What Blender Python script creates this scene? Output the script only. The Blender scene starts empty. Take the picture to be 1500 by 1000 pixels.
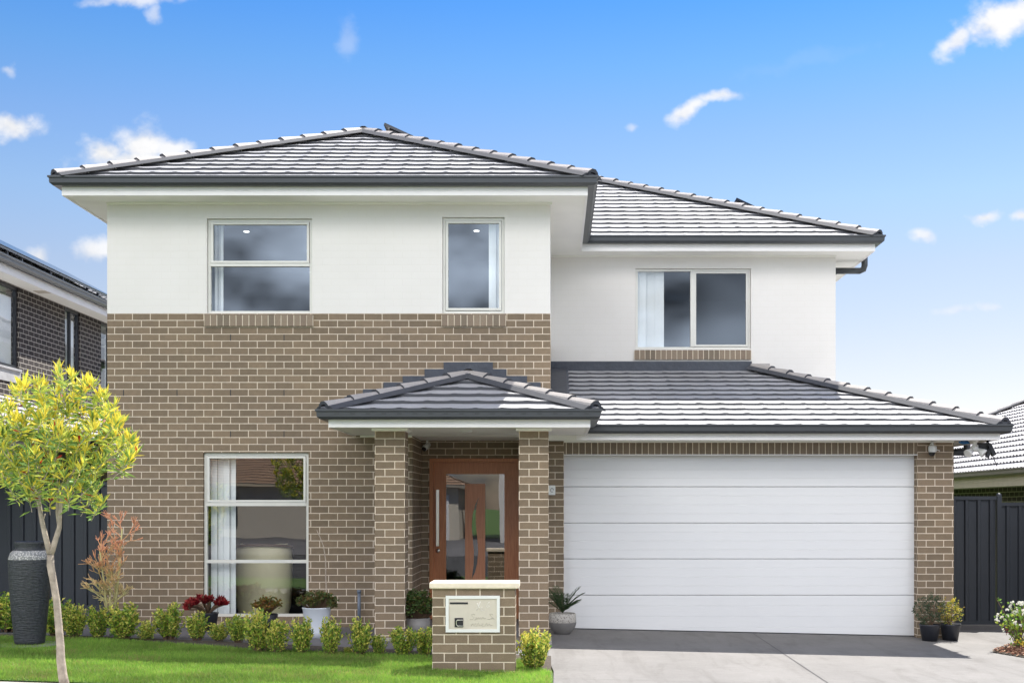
import bpy, bmesh, math, random
import numpy as np
from mathutils import Vector, Matrix
random.seed(7)
R = math.radians
F = 1850.0; CX = 811.0; CY = 743.0; EYE = 1.7
def PX(px, d): return (px - CX) * d / F
def PZ(py, d): return EYE + (CY - py) * d / F
def gz(x): return 0.03 - 0.022 * max(-14, min(14, x))
scn = bpy.context.scene
COL = scn.collection

# ------------------------------------------------------------------ materials
def nmat(name):
    m = bpy.data.materials.new(name); m.use_nodes = True
    nt = m.node_tree; b = nt.nodes['Principled BSDF']
    return m, nt, b
def nd(nt, t, **kw):
    n = nt.nodes.new(t)
    for k, v in kw.items():
        if k in n.inputs.keys(): n.inputs[k].default_value = v
        else: setattr(n, k, v)
    return n
def c4(c): return (c[0], c[1], c[2], 1)
def mixc(nt, fac, a, b, blend='MIX'):
    n = nt.nodes.new('ShaderNodeMix'); n.data_type = 'RGBA'; n.blend_type = blend
    for sock, v in ((n.inputs[0], fac), (n.inputs[6], a), (n.inputs[7], b)):
        if hasattr(v, 'links'): nt.links.new(v, sock)
        elif isinstance(v, (int, float)): sock.default_value = v
        else: sock.default_value = c4(v)
    return n.outputs[2]
def ramp(nt, src, a, b, ca=0.0, cb=1.0):
    n = nd(nt, 'ShaderNodeMapRange'); n.inputs['From Min'].default_value = a; n.inputs['From Max'].default_value = b
    n.inputs['To Min'].default_value = ca; n.inputs['To Max'].default_value = cb
    nt.links.new(src, n.inputs['Value']); return n.outputs[0]
def noise(nt, vec, scale, detail=4, rough=.55, dist=0):
    n = nd(nt, 'ShaderNodeTexNoise', Scale=scale, Detail=detail, Roughness=rough, Distortion=dist)
    nt.links.new(vec, n.inputs['Vector']); return n.outputs['Fac']
def bump(nt, b, h, strength=.3, dist=.01, prev=None):
    n = nd(nt, 'ShaderNodeBump', Strength=strength, Distance=dist)
    nt.links.new(h, n.inputs['Height'])
    if prev is not None: nt.links.new(prev, n.inputs['Normal'])
    nt.links.new(n.outputs[0], b.inputs['Normal']); return n.outputs[0]
def pm(name, col, rough=.6, metal=0, spec=.5, var=.12, vscale=6, bstr=0, bscale=60, bdist=.004, coat=0):
    m, nt, b = nmat(name)
    b.inputs['Roughness'].default_value = rough; b.inputs['Metallic'].default_value = metal
    b.inputs['Specular IOR Level'].default_value = spec; b.inputs['Coat Weight'].default_value = coat
    tc = nd(nt, 'ShaderNodeTexCoord'); v = tc.outputs['Object']
    n1 = noise(nt, v, vscale, 6)
    f = ramp(nt, n1, .3, .7)
    lo = [c * (1 - var) for c in col]; hi = [min(1, c * (1 + var)) for c in col]
    nt.links.new(mixc(nt, f, lo, hi), b.inputs['Base Color'])
    if bstr: bump(nt, b, noise(nt, v, bscale, 3), bstr, bdist)
    return m
def brick_mat(name, c1, c2, mortar, rough=.85, w=.24, h=.0926, ms=.0057, bd=.006, speck=.25, rot=False, painted=False):
    m, nt, b = nmat(name)
    b.inputs['Roughness'].default_value = rough; b.inputs['Specular IOR Level'].default_value = .3
    uv = nd(nt, 'ShaderNodeUVMap', uv_map='UVMap').outputs[0]
    src = uv
    if rot:
        s = nd(nt, 'ShaderNodeSeparateXYZ'); nt.links.new(uv, s.inputs[0])
        cb = nd(nt, 'ShaderNodeCombineXYZ'); nt.links.new(s.outputs[1], cb.inputs[0]); nt.links.new(s.outputs[0], cb.inputs[1]); src = cb.outputs[0]
    # tiny waviness so that joints are not ruler-straight
    nz = nd(nt, 'ShaderNodeTexNoise', Scale=9, Detail=2); nt.links.new(uv, nz.inputs['Vector'])
    sub = nd(nt, 'ShaderNodeVectorMath', operation='SUBTRACT'); nt.links.new(nz.outputs['Color'], sub.inputs[0]); sub.inputs[1].default_value = (.5, .5, .5)
    scl = nd(nt, 'ShaderNodeVectorMath', operation='SCALE'); nt.links.new(sub.outputs[0], scl.inputs[0]); scl.inputs['Scale'].default_value = .004
    add = nd(nt, 'ShaderNodeVectorMath', operation='ADD'); nt.links.new(src, add.inputs[0]); nt.links.new(scl.outputs[0], add.inputs[1])
    br = nd(nt, 'ShaderNodeTexBrick'); br.offset = 0.0 if rot else .5
    br.inputs['Scale'].default_value = 1; br.inputs['Mortar Size'].default_value = ms; br.inputs['Mortar Smooth'].default_value = .15
    br.inputs['Brick Width'].default_value = w; br.inputs['Row Height'].default_value = h; br.inputs['Bias'].default_value = 0
    br.inputs['Color1'].default_value = c4(c1); br.inputs['Color2'].default_value = c4(c2); br.inputs['Mortar'].default_value = c4(mortar)
    nt.links.new(add.outputs[0], br.inputs['Vector'])
    n1 = noise(nt, uv, 120, 3, .7); n2 = noise(nt, uv, .7, 4); n3 = noise(nt, uv, 14, 3)
    col = mixc(nt, 1.0, br.outputs['Color'], mixc(nt, ramp(nt, n1, .3, .7), (1 - speck,) * 3, (1 + speck * .6,) * 3), 'MULTIPLY')
    if not painted: col = mixc(nt, 1.0, col, mixc(nt, ramp(nt, n2, .3, .7), (.93, .93, .95), (1.05, 1.04, 1.0)), 'MULTIPLY')
    if not painted: col = mixc(nt, 1.0, col, mixc(nt, ramp(nt, n3, .3, .7), (.92, .92, .92), (1.06, 1.06, 1.06)), 'MULTIPLY')
    if painted:
        col = mixc(nt, 1.0, col, mixc(nt, ramp(nt, noise(nt, uv, 1.3, 5, .6), .4, .75), (1.0, 1.0, 1.0), (.965, .963, .955)), 'MULTIPLY')
    nt.links.new(col, b.inputs['Base Color'])
    inv = nd(nt, 'ShaderNodeMath', operation='SUBTRACT'); inv.inputs[0].default_value = 1; nt.links.new(br.outputs['Fac'], inv.inputs[1])
    p = bump(nt, b, inv.outputs[0], .7 if not painted else .35, bd)
    bump(nt, b, n1, .25 if not painted else .05, .003, p)
    return m

M = {}
M['brick'] = brick_mat('brick', (.262, .197, .132), (.198, .152, .104), (.74, .63, .50))
M['soldier'] = brick_mat('soldier_brick', (.25, .195, .140), (.195, .155, .112), (.74, .65, .51), rot=True, w=.30, h=.0865)
M['dark_brick'] = brick_mat('dark_brick', (.062, .052, .050), (.040, .034, .034), (.45, .42, .38), w=.24, h=.0926, ms=.007)
M['painted'] = brick_mat('painted_brick', (.77, .745, .70), (.765, .74, .695), (.755, .73, .68), rough=.7, speck=.015, painted=True, bd=.002)
def tile_mat(name, col, rough=.47, spec=1.0):
    m, nt, b = nmat(name)
    b.inputs['Roughness'].default_value = rough; b.inputs['Specular IOR Level'].default_value = spec
    tc = nd(nt, 'ShaderNodeTexCoord'); v = tc.outputs['Object']
    n1 = noise(nt, v, 1.2, 4); n2 = noise(nt, v, 60, 3)
    col1 = mixc(nt, ramp(nt, n1, .3, .7), [c * .88 for c in col], [c * 1.12 for c in col])
    col2 = mixc(nt, 1.0, col1, mixc(nt, ramp(nt, n2, .3, .7), (.85,) * 3, (1.1,) * 3), 'MULTIPLY')
    nt.links.new(col2, b.inputs['Base Color'])
    nt.links.new(ramp(nt, n2, .3, .7, rough - .06, rough + .1), b.inputs['Roughness'])
    bump(nt, b, n2, .2, .002)
    return m
M['tile'] = tile_mat('roof_tile', (.41, .41, .425), .5)
M['tile'].node_tree.nodes['Principled BSDF'].inputs['IOR'].default_value = 1.6
M['shaded_tile_edge'] = tile_mat('shaded_tile_edge', (.06, .062, .07), .6)  # butt faces of the tiles, their shade painted in as a near-black colour
M['cap'] = tile_mat('ridge_tile', (.38, .35, .33), .6)
M['light_tile'] = tile_mat('pale_tile', (.36, .35, .36), .5)
M['bed'] = pm('pointing', (.055, .058, .068), .8)
M['flash'] = pm('lead_flashing', (.045, .052, .068), .5, bstr=.5, bscale=14, bdist=.02)
M['gutter'] = pm('gutter_paint', (.058, .063, .068), .38, spec=.5, var=.05)
M['trim'] = pm('white_trim', (.84, .82, .79), .5, var=.03, vscale=2)
M['soffit'] = pm('eave_sheet', (.86, .85, .79), .7, var=.03, vscale=2)
M['frame'] = pm('window_frame', (.70, .69, .63), .35, var=.03)
M['greytrim'] = pm('grey_trim', (.42, .42, .43), .5)
M['darkframe'] = pm('dark_window_frame', (.035, .038, .045), .35, var=.05)
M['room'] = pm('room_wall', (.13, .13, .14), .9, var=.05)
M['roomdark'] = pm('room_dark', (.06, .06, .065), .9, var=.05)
M['curtain'] = pm('blind_fabric', (.88, .90, .90), .8, var=.03)
M['beige'] = pm('beige_leather', (.80, .72, .46), .5, var=.05, vscale=3)
M['brownrim'] = pm('dark_wood', (.10, .05, .03), .4)
M['chrome'] = pm('polished_steel', (.85, .82, .74), .28, metal=1, var=.03)
M['concrete'] = None
M['black'] = pm('black_plastic', (.015, .015, .017), .4)
M['white'] = pm('white_plastic', (.75, .75, .72), .4, var=.03)
M['pot_white'] = pm('white_glaze', (.72, .76, .82), .3, var=.03)
M['pot_black'] = pm('black_pot', (.02, .022, .03), .45)
M['pot_grey'] = pm('grey_pot', (.20, .19, .18), .5, bstr=.2)
M['pipe'] = pm('pvc_pipe', (.13, .16, .21), .4)
M['soil'] = pm('soil', (.07, .055, .04), .95, var=.4, vscale=20, bstr=.8, bscale=50, bdist=.02)
M['fence'] = pm('fence_steel', (.040, .046, .056), .42, spec=.5, var=.06, vscale=3)
M['bark'] = pm('pale_bark', (.36, .30, .24), .85, var=.35, vscale=14, bstr=.7, bscale=40, bdist=.01)
M['stem'] = pm('brown_stem', (.16, .10, .06), .8)
M['stone'] = pm('cap_stone', (.80, .70, .54), .7, var=.08, vscale=12, bstr=.2)
M['plate'] = pm('letterbox_plate', (.62, .56, .46), .4, var=.04, coat=.2)
M['plateframe'] = pm('letterbox_frame', (.78, .78, .74), .4, var=.02)
M['engrave'] = pm('engraving', (.42, .38, .31), .5)
M['engrave_hi'] = pm('engraving_bright', (.85, .82, .75), .3)
M['taupe'] = pm('taupe_paint', (.20, .18, .16), .5, var=.05)
M['render'] = pm('beige_render', (.55, .50, .42), .85, var=.05)
M['solar'] = pm('solar_glass', (.012, .014, .022), .15)
M['blue'] = pm('blue_sheath', (.03, .16, .40), .4)

def wood_mat():
    m, nt, b = nmat('red_timber'); b.inputs['Roughness'].default_value = .38
    tc = nd(nt, 'ShaderNodeTexCoord'); mp = nd(nt, 'ShaderNodeMapping'); mp.inputs['Scale'].default_value = (30, 30, 1.6)
    nt.links.new(tc.outputs['Object'], mp.inputs[0])
    n = noise(nt, mp.outputs[0], 3, 6, .6, .6)
    nt.links.new(mixc(nt, ramp(nt, n, .3, .7), (.38, .13, .05), (.56, .23, .095)), b.inputs['Base Color'])
    bump(nt, b, n, .1, .002); return m
M['wood'] = wood_mat()
def wood2():
    m, nt, b = nmat('cedar_plank'); b.inputs['Roughness'].default_value = .4
    tc = nd(nt, 'ShaderNodeTexCoord'); mp = nd(nt, 'ShaderNodeMapping'); mp.inputs['Scale'].default_value = (25, 25, 1.2)
    nt.links.new(tc.outputs['Object'], mp.inputs[0])
    n = noise(nt, mp.outputs[0], 3, 6, .6, .6)
    nt.links.new(mixc(nt, ramp(nt, n, .3, .7), (.45, .17, .08), (.60, .26, .13)), b.inputs['Base Color'])
    return m
M['wood2'] = wood2()
def glass_mat(name, ior, tint=(.9, .93, .93), rough=0.0):
    m = bpy.data.materials.new(name); m.use_nodes = True; nt = m.node_tree; nt.nodes.clear()
    out = nd(nt, 'ShaderNodeOutputMaterial'); mix = nd(nt, 'ShaderNodeMixShader')
    tr = nd(nt, 'ShaderNodeBsdfTransparent'); tr.inputs[0].default_value = c4(tint)
    gl = nd(nt, 'ShaderNodeBsdfGlossy'); gl.inputs['Roughness'].default_value = rough; gl.inputs['Color'].default_value = (1, 1, 1, 1)
    fr = nd(nt, 'ShaderNodeFresnel', IOR=ior)
    tc = nd(nt, 'ShaderNodeTexCoord'); bp = nd(nt, 'ShaderNodeBump', Strength=.05, Distance=.02)
    nt.links.new(noise(nt, tc.outputs['Object'], 1.3, 1), bp.inputs['Height']); nt.links.new(bp.outputs[0], gl.inputs['Normal'])
    geo = nd(nt, 'ShaderNodeNewGeometry'); k1 = nd(nt, 'ShaderNodeMath', operation='SUBTRACT'); k1.inputs[0].default_value = 1; nt.links.new(geo.outputs['Backfacing'], k1.inputs[1]); k2 = nd(nt, 'ShaderNodeMath', operation='MULTIPLY'); nt.links.new(k1.outputs[0], k2.inputs[0]); nt.links.new(fr.outputs[0], k2.inputs[1]); nt.links.new(k2.outputs[0], mix.inputs[0]); nt.links.new(tr.outputs[0], mix.inputs[1]); nt.links.new(gl.outputs[0], mix.inputs[2])
    nt.links.new(mix.outputs[0], out.inputs[0]); return m
M['glass'] = glass_mat('window_glass', 2.15, (.97, .98, .98))
M['doorglass'] = glass_mat('door_glass', 2.4, (.55, .66, .62))
M['screen'] = glass_mat('screened_glass', 1.8, (.25, .26, .27), .06)
def lamp_mat(name, col, s):
    m, nt, b = nmat(name); b.inputs['Base Color'].default_value = c4(col)
    b.inputs['Emission Color'].default_value = c4(col); b.inputs['Emission Strength'].default_value = s; return m
M['lamp'] = lamp_mat('downlight_glow', (1, 1, .95), 1.6)
def garage_mat():
    m, nt, b = nmat('garage_steel'); b.inputs['Roughness'].default_value = .45
    tc = nd(nt, 'ShaderNodeTexCoord'); mp = nd(nt, 'ShaderNodeMapping'); mp.inputs['Scale'].default_value = (1.5, 1, 40)
    nt.links.new(tc.outputs['Object'], mp.inputs[0]); n = noise(nt, mp.outputs[0], 4, 6, .7, .4)
    nt.links.new(mixc(nt, ramp(nt, n, .3, .7), (.735, .735, .73), (.775, .775, .77)), b.inputs['Base Color'])
    bump(nt, b, n, .25, .003); return m
M['garage'] = garage_mat()
def conc_mat(name, c, streak=True, bsc=40):
    m, nt, b = nmat(name); b.inputs['Roughness'].default_value = .8; b.inputs['Specular IOR Level'].default_value = .35
    tc = nd(nt, 'ShaderNodeTexCoord'); v = tc.outputs['Object']
    mp = nd(nt, 'ShaderNodeMapping'); mp.inputs['Scale'].default_value = (1, 6, 1); nt.links.new(v, mp.inputs[0])
    n0 = noise(nt, v, 1.1, 5); n1 = noise(nt, mp.outputs[0], 5, 6, .7); n2 = noise(nt, v, 90, 3, .8)
    a = mixc(nt, ramp(nt, n0, .3, .7), [x * .88 for x in c], [x * 1.10 for x in c])
    a = mixc(nt, 1.0, a, mixc(nt, ramp(nt, n1, .3, .7), (.86,) * 3, (1.10,) * 3), 'MULTIPLY')
    a = mixc(nt, 1.0, a, mixc(nt, ramp(nt, n2, .3, .7), (.82,) * 3, (1.12,) * 3), 'MULTIPLY')
    nt.links.new(a, b.inputs['Base Color']); bump(nt, b, n2, .35, .004); return m
def stains(m):
    nt = m.node_tree; b = nt.nodes['Principled BSDF']; lk = b.inputs['Base Color'].links[0].from_socket; tc = nd(nt, 'ShaderNodeTexCoord'); mp = nd(nt, 'ShaderNodeMapping'); mp.inputs['Scale'].default_value = (2.2, .35, 1); nt.links.new(tc.outputs['Object'], mp.inputs[0])
    n = noise(nt, mp.outputs[0], 1.6, 5, .65, .8); n2 = noise(nt, tc.outputs['Object'], 7, 4, .7)
    c = mixc(nt, 1.0, lk, mixc(nt, ramp(nt, n, .50, .68), (1.04,) * 3, (.84, .83, .82)), 'MULTIPLY'); c = mixc(nt, 1.0, c, mixc(nt, ramp(nt, n2, .62, .72), (1,) * 3, (.80, .79, .78)), 'MULTIPLY'); nt.links.new(c, b.inputs['Base Color'])
M['drive'] = conc_mat('driveway_concrete', (.185, .178, .172))
stains(M['drive'])
M['foot'] = conc_mat('footpath_concrete', (.36, .34, .31))
M['pave'] = conc_mat('path_concrete', (.16, .155, .16))
M['asphalt'] = conc_mat('asphalt', (.05, .05, .05))
def grass_ground():
    m, nt, b = nmat('grass_ground'); b.inputs['Roughness'].default_value = .9
    tc = nd(nt, 'ShaderNodeTexCoord'); v = tc.outputs['Object']
    nt.links.new(mixc(nt, ramp(nt, noise(nt, v, 25, 5), .3, .7), (.05, .11, .014), (.09, .18, .02)), b.inputs['Base Color']); return m
M['grassbase'] = grass_ground()
def leaf_mat(name, rough=.5, trans=.35, attr='Col'):
    m = bpy.data.materials.new(name); m.use_nodes = True; nt = m.node_tree; b = nt.nodes['Principled BSDF']; out = nt.nodes['Material Output']
    b.inputs['Roughness'].default_value = rough; b.inputs['Specular IOR Level'].default_value = .4
    at = nd(nt, 'ShaderNodeAttribute', attribute_name=attr)
    tl = nd(nt, 'ShaderNodeBsdfTranslucent'); mx = nd(nt, 'ShaderNodeMixShader'); mx.inputs[0].default_value = trans
    nt.links.new(at.outputs['Color'], b.inputs['Base Color']); nt.links.new(at.outputs['Color'], tl.inputs[0])
    nt.links.new(b.outputs[0], mx.inputs[1]); nt.links.new(tl.outputs[0], mx.inputs[2]); nt.links.new(mx.outputs[0], out.inputs[0])
    return m
M['leaf'] = leaf_mat('foliage'); M['grass'] = leaf_mat('grass_blades', .6, .4)
M['petal'] = leaf_mat('petal', .6, .3)
def urn_mat():
    m, nt, b = nmat('urn_glaze'); b.inputs['Roughness'].default_value = .5
    tc = nd(nt, 'ShaderNodeTexCoord'); v = tc.outputs['Object']
    s = nd(nt, 'ShaderNodeSeparateXYZ'); nt.links.new(v, s.inputs[0])
    n = noise(nt, v, 40, 4, .7)
    vo = nd(nt, 'ShaderNodeTexVoronoi', Scale=55); nt.links.new(v, vo.inputs['Vector'])
    mp = nd(nt, 'ShaderNodeMapping'); mp.inputs['Scale'].default_value = (10, 10, 90); nt.links.new(v, mp.inputs[0])
    n2 = noise(nt, mp.outputs[0], 1, 3)
    dark = mixc(nt, ramp(nt, n, .35, .75), (.020, .022, .026), (.060, .064, .070))
    wh = mixc(nt, ramp(nt, vo.outputs['Distance'], .2, .5), (.62, .60, .56), (.22, .22, .22))
    g1 = nd(nt, 'ShaderNodeMath', operation='GREATER_THAN'); g1.inputs[1].default_value = .965; nt.links.new(s.outputs[2], g1.inputs[0])
    g2 = nd(nt, 'ShaderNodeMath', operation='LESS_THAN'); g2.inputs[1].default_value = 1.065; nt.links.new(s.outputs[2], g2.inputs[0])
    mu = nd(nt, 'ShaderNodeMath', operation='MULTIPLY'); nt.links.new(g1.outputs[0], mu.inputs[0]); nt.links.new(g2.outputs[0], mu.inputs[1])
    nt.links.new(mixc(nt, mu.outputs[0], dark, wh), b.inputs['Base Color']); bump(nt, b, n2, .9, .012); return m
M['urn'] = urn_mat()
def speck_pot():
    m, nt, b = nmat('speckled_pot'); b.inputs['Roughness'].default_value = .6
    tc = nd(nt, 'ShaderNodeTexCoord'); v = tc.outputs['Object']
    vo = nd(nt, 'ShaderNodeTexVoronoi', Scale=45); nt.links.new(v, vo.inputs['Vector'])
    nt.links.new(mixc(nt, ramp(nt, vo.outputs['Distance'], .1, .5), (.16, .14, .12), (.50, .47, .42)), b.inputs['Base Color'])
    bump(nt, b, vo.outputs['Distance'], .4, .01); return m
M['speck'] = speck_pot()

# ------------------------------------------------------------------ mesh builder
class MB:
    def __init__(s): s.v = []; s.f = []; s.uv = []; s.mi = []; s.col = []; s.sm = []
    def face(s, pts, mi=0, uoff=0, voff=-4.31, col=None, smooth=False, uvs=None):
        i = len(s.v); s.v += [tuple(p) for p in pts]; s.f.append(tuple(range(i, i + len(pts)))); s.mi.append(mi); s.sm.append(smooth)
        if uvs is None:
            a = Vector(pts[1]) - Vector(pts[0]); b = Vector(pts[2]) - Vector(pts[0]); n = a.cross(b)
            ax, ay, az = abs(n.x), abs(n.y), abs(n.z)
            if ax >= ay and ax >= az: uvs = [(p[1] + .06, p[2] + voff) for p in pts]
            elif ay >= az: uvs = [(p[0] - uoff, p[2] + voff) for p in pts]
            else: uvs = [(p[0] - uoff, p[1]) for p in pts]
        s.uv += uvs; s.col += [col or (1, 1, 1)] * len(pts)
    def box(s, x0, x1, y0, y1, z0, z1, mi=0, uoff=0, voff=-4.31, col=None, skip=''):
        P = lambda a, b, c: (a, b, c)
        fs = {'f': [P(x0, y0, z0), P(x1, y0, z0), P(x1, y0, z1), P(x0, y0, z1)], 'b': [P(x1, y1, z0), P(x0, y1, z0), P(x0, y1, z1), P(x1, y1, z1)],
              'l': [P(x0, y1, z0), P(x0, y0, z0), P(x0, y0, z1), P(x0, y1, z1)], 'r': [P(x1, y0, z0), P(x1, y1, z0), P(x1, y1, z1), P(x1, y0, z1)],
              't': [P(x0, y0, z1), P(x1, y0, z1), P(x1, y1, z1), P(x0, y1, z1)], 'd': [P(x0, y1, z0), P(x1, y1, z0), P(x1, y0, z0), P(x0, y0, z0)]}
        for k, q in fs.items():
            if k not in skip: s.face(q, mi, uoff, voff, col)
    def obox(s, c, ax, ay, az, mi=0, col=None):   # centre and three half-extent vectors
        c = Vector(c); ax = Vector(ax); ay = Vector(ay); az = Vector(az)
        q = lambda i, j, k: c + ax * i + ay * j + az * k
        for a in ([(-1,-1,-1),(1,-1,-1),(1,-1,1),(-1,-1,1)], [(1,1,-1),(-1,1,-1),(-1,1,1),(1,1,1)], [(-1,1,-1),(-1,-1,-1),(-1,-1,1),(-1,1,1)],
                  [(1,-1,-1),(1,1,-1),(1,1,1),(1,-1,1)], [(-1,-1,1),(1,-1,1),(1,1,1),(-1,1,1)], [(-1,1,-1),(1,1,-1),(1,-1,-1),(-1,-1,-1)]):
            s.face([q(*t) for t in a], mi, col=col)
    def wall(s, x0, x1, z0, z1, y, t, ops, mi=0, side=None, uoff=0):
        """front wall (normal -y) with openings (x0,x1,z0,z1), thickness t backwards; side='x' builds it facing +x / -x at x=y"""
        xs = sorted(set([x0, x1] + [v for o in ops for v in o[:2]])); zs = sorted(set([z0, z1] + [v for o in ops for v in o[2:]]))
        xs = [v for v in xs if x0 <= v <= x1]; zs = [v for v in zs if z0 <= v <= z1]
        def solid(i, j):
            if i < 0 or j < 0 or i >= len(xs) - 1 or j >= len(zs) - 1: return False
            cx = (xs[i] + xs[i + 1]) / 2; cz = (zs[j] + zs[j + 1]) / 2
            return not any(o[0] < cx < o[1] and o[2] < cz < o[3] for o in ops)
        T = (lambda a, b, c: (a, b, c)) if side is None else (lambda a, b, c: (b, a, c))
        for i in range(len(xs) - 1):
            for j in range(len(zs) - 1):
                if not solid(i, j): continue
                a, b, c, d = xs[i], xs[i + 1], zs[j], zs[j + 1]
                s.face([T(a, y, c), T(b, y, c), T(b, y, d), T(a, y, d)], mi, uoff); s.face([T(b, y + t, c), T(a, y + t, c), T(a, y + t, d), T(b, y + t, d)], mi)
                if not solid(i - 1, j): s.face([T(a, y + t, c), T(a, y, c), T(a, y, d), T(a, y + t, d)], mi)
                if not solid(i + 1, j): s.face([T(b, y, c), T(b, y + t, c), T(b, y + t, d), T(b, y, d)], mi)
                if not solid(i, j - 1): s.face([T(a, y + t, c), T(b, y + t, c), T(b, y, c), T(a, y, c)], mi)
                if not solid(i, j + 1): s.face([T(a, y, d), T(b, y, d), T(b, y + t, d), T(a, y + t, d)], mi)
    def sweep(s, prof, path, closed=False, mi=0):
        n = len(path); rings = []
        for i in range(n):
            p = Vector(path[i])
            if closed or 0 < i < n - 1:
                d0 = (p - Vector(path[i - 1])).normalized(); d1 = (Vector(path[(i + 1) % n]) - p).normalized()
            elif i == 0: d0 = d1 = (Vector(path[1]) - p).normalized()
            else: d0 = d1 = (p - Vector(path[i - 1])).normalized()
            n0 = Vector((d0.y, -d0.x)); n1 = Vector((d1.y, -d1.x)); m = n0 + n1; m = m / max(.3, m.length_squared) * 2
            rings.append([(p.x + m.x * o, p.y + m.y * o, z) for o, z in prof])
        k = len(prof)
        for i in range(n if closed else n - 1):
            A, B = rings[i], rings[(i + 1) % n]
            for j in range(k):
                s.face([A[j], B[j], B[(j + 1) % k], A[(j + 1) % k]], mi)
        if not closed: s.face(rings[0][::-1], mi); s.face(rings[-1], mi)
    def tube(s, pts, rad, seg=8, mi=0, col=None, cap=True):
        pts = [Vector(p) for p in pts]; rs = rad if isinstance(rad, (list, tuple)) else [rad] * len(pts); rings = []
        ref = Vector((.3, .9, .2)).normalized()
        for i, p in enumerate(pts):
            d = (pts[min(i + 1, len(pts) - 1)] - pts[max(i - 1, 0)]).normalized()
            a = d.cross(ref)
            if a.length < .1: a = d.cross(Vector((1, 0, 0)))
            a.normalize(); b = d.cross(a)
            rings.append([p + (a * math.cos(2 * math.pi * k / seg) + b * math.sin(2 * math.pi * k / seg)) * rs[i] for k in range(seg)])
        for i in range(len(pts) - 1):
            for k in range(seg):
                s.face([rings[i][k], rings[i][(k + 1) % seg], rings[i + 1][(k + 1) % seg], rings[i + 1][k]], mi, col=col, smooth=True)
        if cap: s.face(rings[0][::-1], mi, col=col); s.face(rings[-1], mi, col=col)
    def lathe(s, prof, c=(0, 0, 0), seg=28, mi=0, col=None, wob=0):
        cx, cy, cz = c
        for i in range(len(prof) - 1):
            (r0, z0), (r1, z1) = prof[i], prof[i + 1]
            for k in range(seg):
                a0 = 2 * math.pi * k / seg; a1 = 2 * math.pi * (k + 1) / seg
                q = lambda r, a, z: (cx + r * math.cos(a), cy + r * math.sin(a), cz + z)
                if r0 < 1e-5: s.face([q(0, 0, z0), q(r1, a1, z1), q(r1, a0, z1)], mi, col=col, smooth=True)
                elif r1 < 1e-5: s.face([q(r0, a0, z0), q(r0, a1, z0), q(0, 0, z1)], mi, col=col, smooth=True)
                else: s.face([q(r0, a0, z0), q(r0, a1, z0), q(r1, a1, z1), q(r1, a0, z1)], mi, col=col, smooth=True)
    def leaf(s, p, d, L, W, col, fold=.25, up=None):
        p = Vector(p); d = Vector(d).normalized(); up = up or Vector((random.uniform(-1, 1), random.uniform(-1, 1), random.uniform(-.2, 1)))
        a = d.cross(up)
        if a.length < .05: a = d.cross(Vector((1, .3, 0)))
        a.normalize(); n = a.cross(d)
        m = p + d * L * .5; l = m - a * W / 2 + n * W * fold; r = m + a * W / 2 + n * W * fold; t = p + d * L - n * L * .08
        s.face([p, r, t], col=col); s.face([p, t, l], col=col)
    def prism(s, poly, y0, y1, mi=0):   # poly in (x,z), counter-clockwise seen from -y
        n = len(poly); s.face([(x, y0, z) for x, z in poly], mi); s.face([(x, y1, z) for x, z in poly[::-1]], mi)
        for i in range(n):
            a, b = poly[i], poly[(i + 1) % n]; s.face([(a[0], y1, a[1]), (b[0], y1, b[1]), (b[0], y0, b[1]), (a[0], y0, a[1])], mi)
    def build(s, name, mats, parent=None, origin=(0, 0, 0), merge=True):
        if not isinstance(mats, (list, tuple)): mats = [mats]
        me = bpy.data.meshes.new(name); ox, oy, oz = origin
        me.from_pydata([(a - ox, b - oy, c - oz) for a, b, c in s.v], [], s.f)
        for m in mats: me.materials.append(M[m] if isinstance(m, str) else m)
        ul = me.uv_layers.new(name='UVMap'); ul.data.foreach_set('uv', np.array(s.uv, dtype=np.float32).ravel())
        ca = me.color_attributes.new('Col', 'FLOAT_COLOR', 'CORNER')
        cc = np.ones((len(s.col), 4), dtype=np.float32); cc[:, :3] = np.array(s.col, dtype=np.float32); ca.data.foreach_set('color', cc.ravel())
        me.polygons.foreach_set('material_index', s.mi); me.polygons.foreach_set('use_smooth', s.sm)
        if any(s.sm):
            bm = bmesh.new(); bm.from_mesh(me); bmesh.ops.remove_doubles(bm, verts=bm.verts, dist=1e-5); bm.to_mesh(me); bm.free()
        me.update()
        o = bpy.data.objects.new(name, me); COL.objects.link(o)
        if parent is not None: o.parent = parent
        else: o.location = origin
        return o
def tag(o, label=None, cat=None, group=None, kind=None):
    if label: o['label'] = label
    if cat: o['category'] = cat
    if group: o['group'] = group
    if kind: o['kind'] = kind
    return o
def thing(name, label, cat, loc=(0, 0, 0), group=None):
    o = bpy.data.objects.new(name, None); o.empty_display_size = .2; COL.objects.link(o); o.location = loc
    return tag(o, label, cat, group)
def copy_tree(o, parent=None, loc=None):
    c = o.copy(); COL.objects.link(c); c.parent = parent
    if loc is not None: c.location = loc
    for ch in list(o.children): copy_tree(ch, c)
    return c

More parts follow.
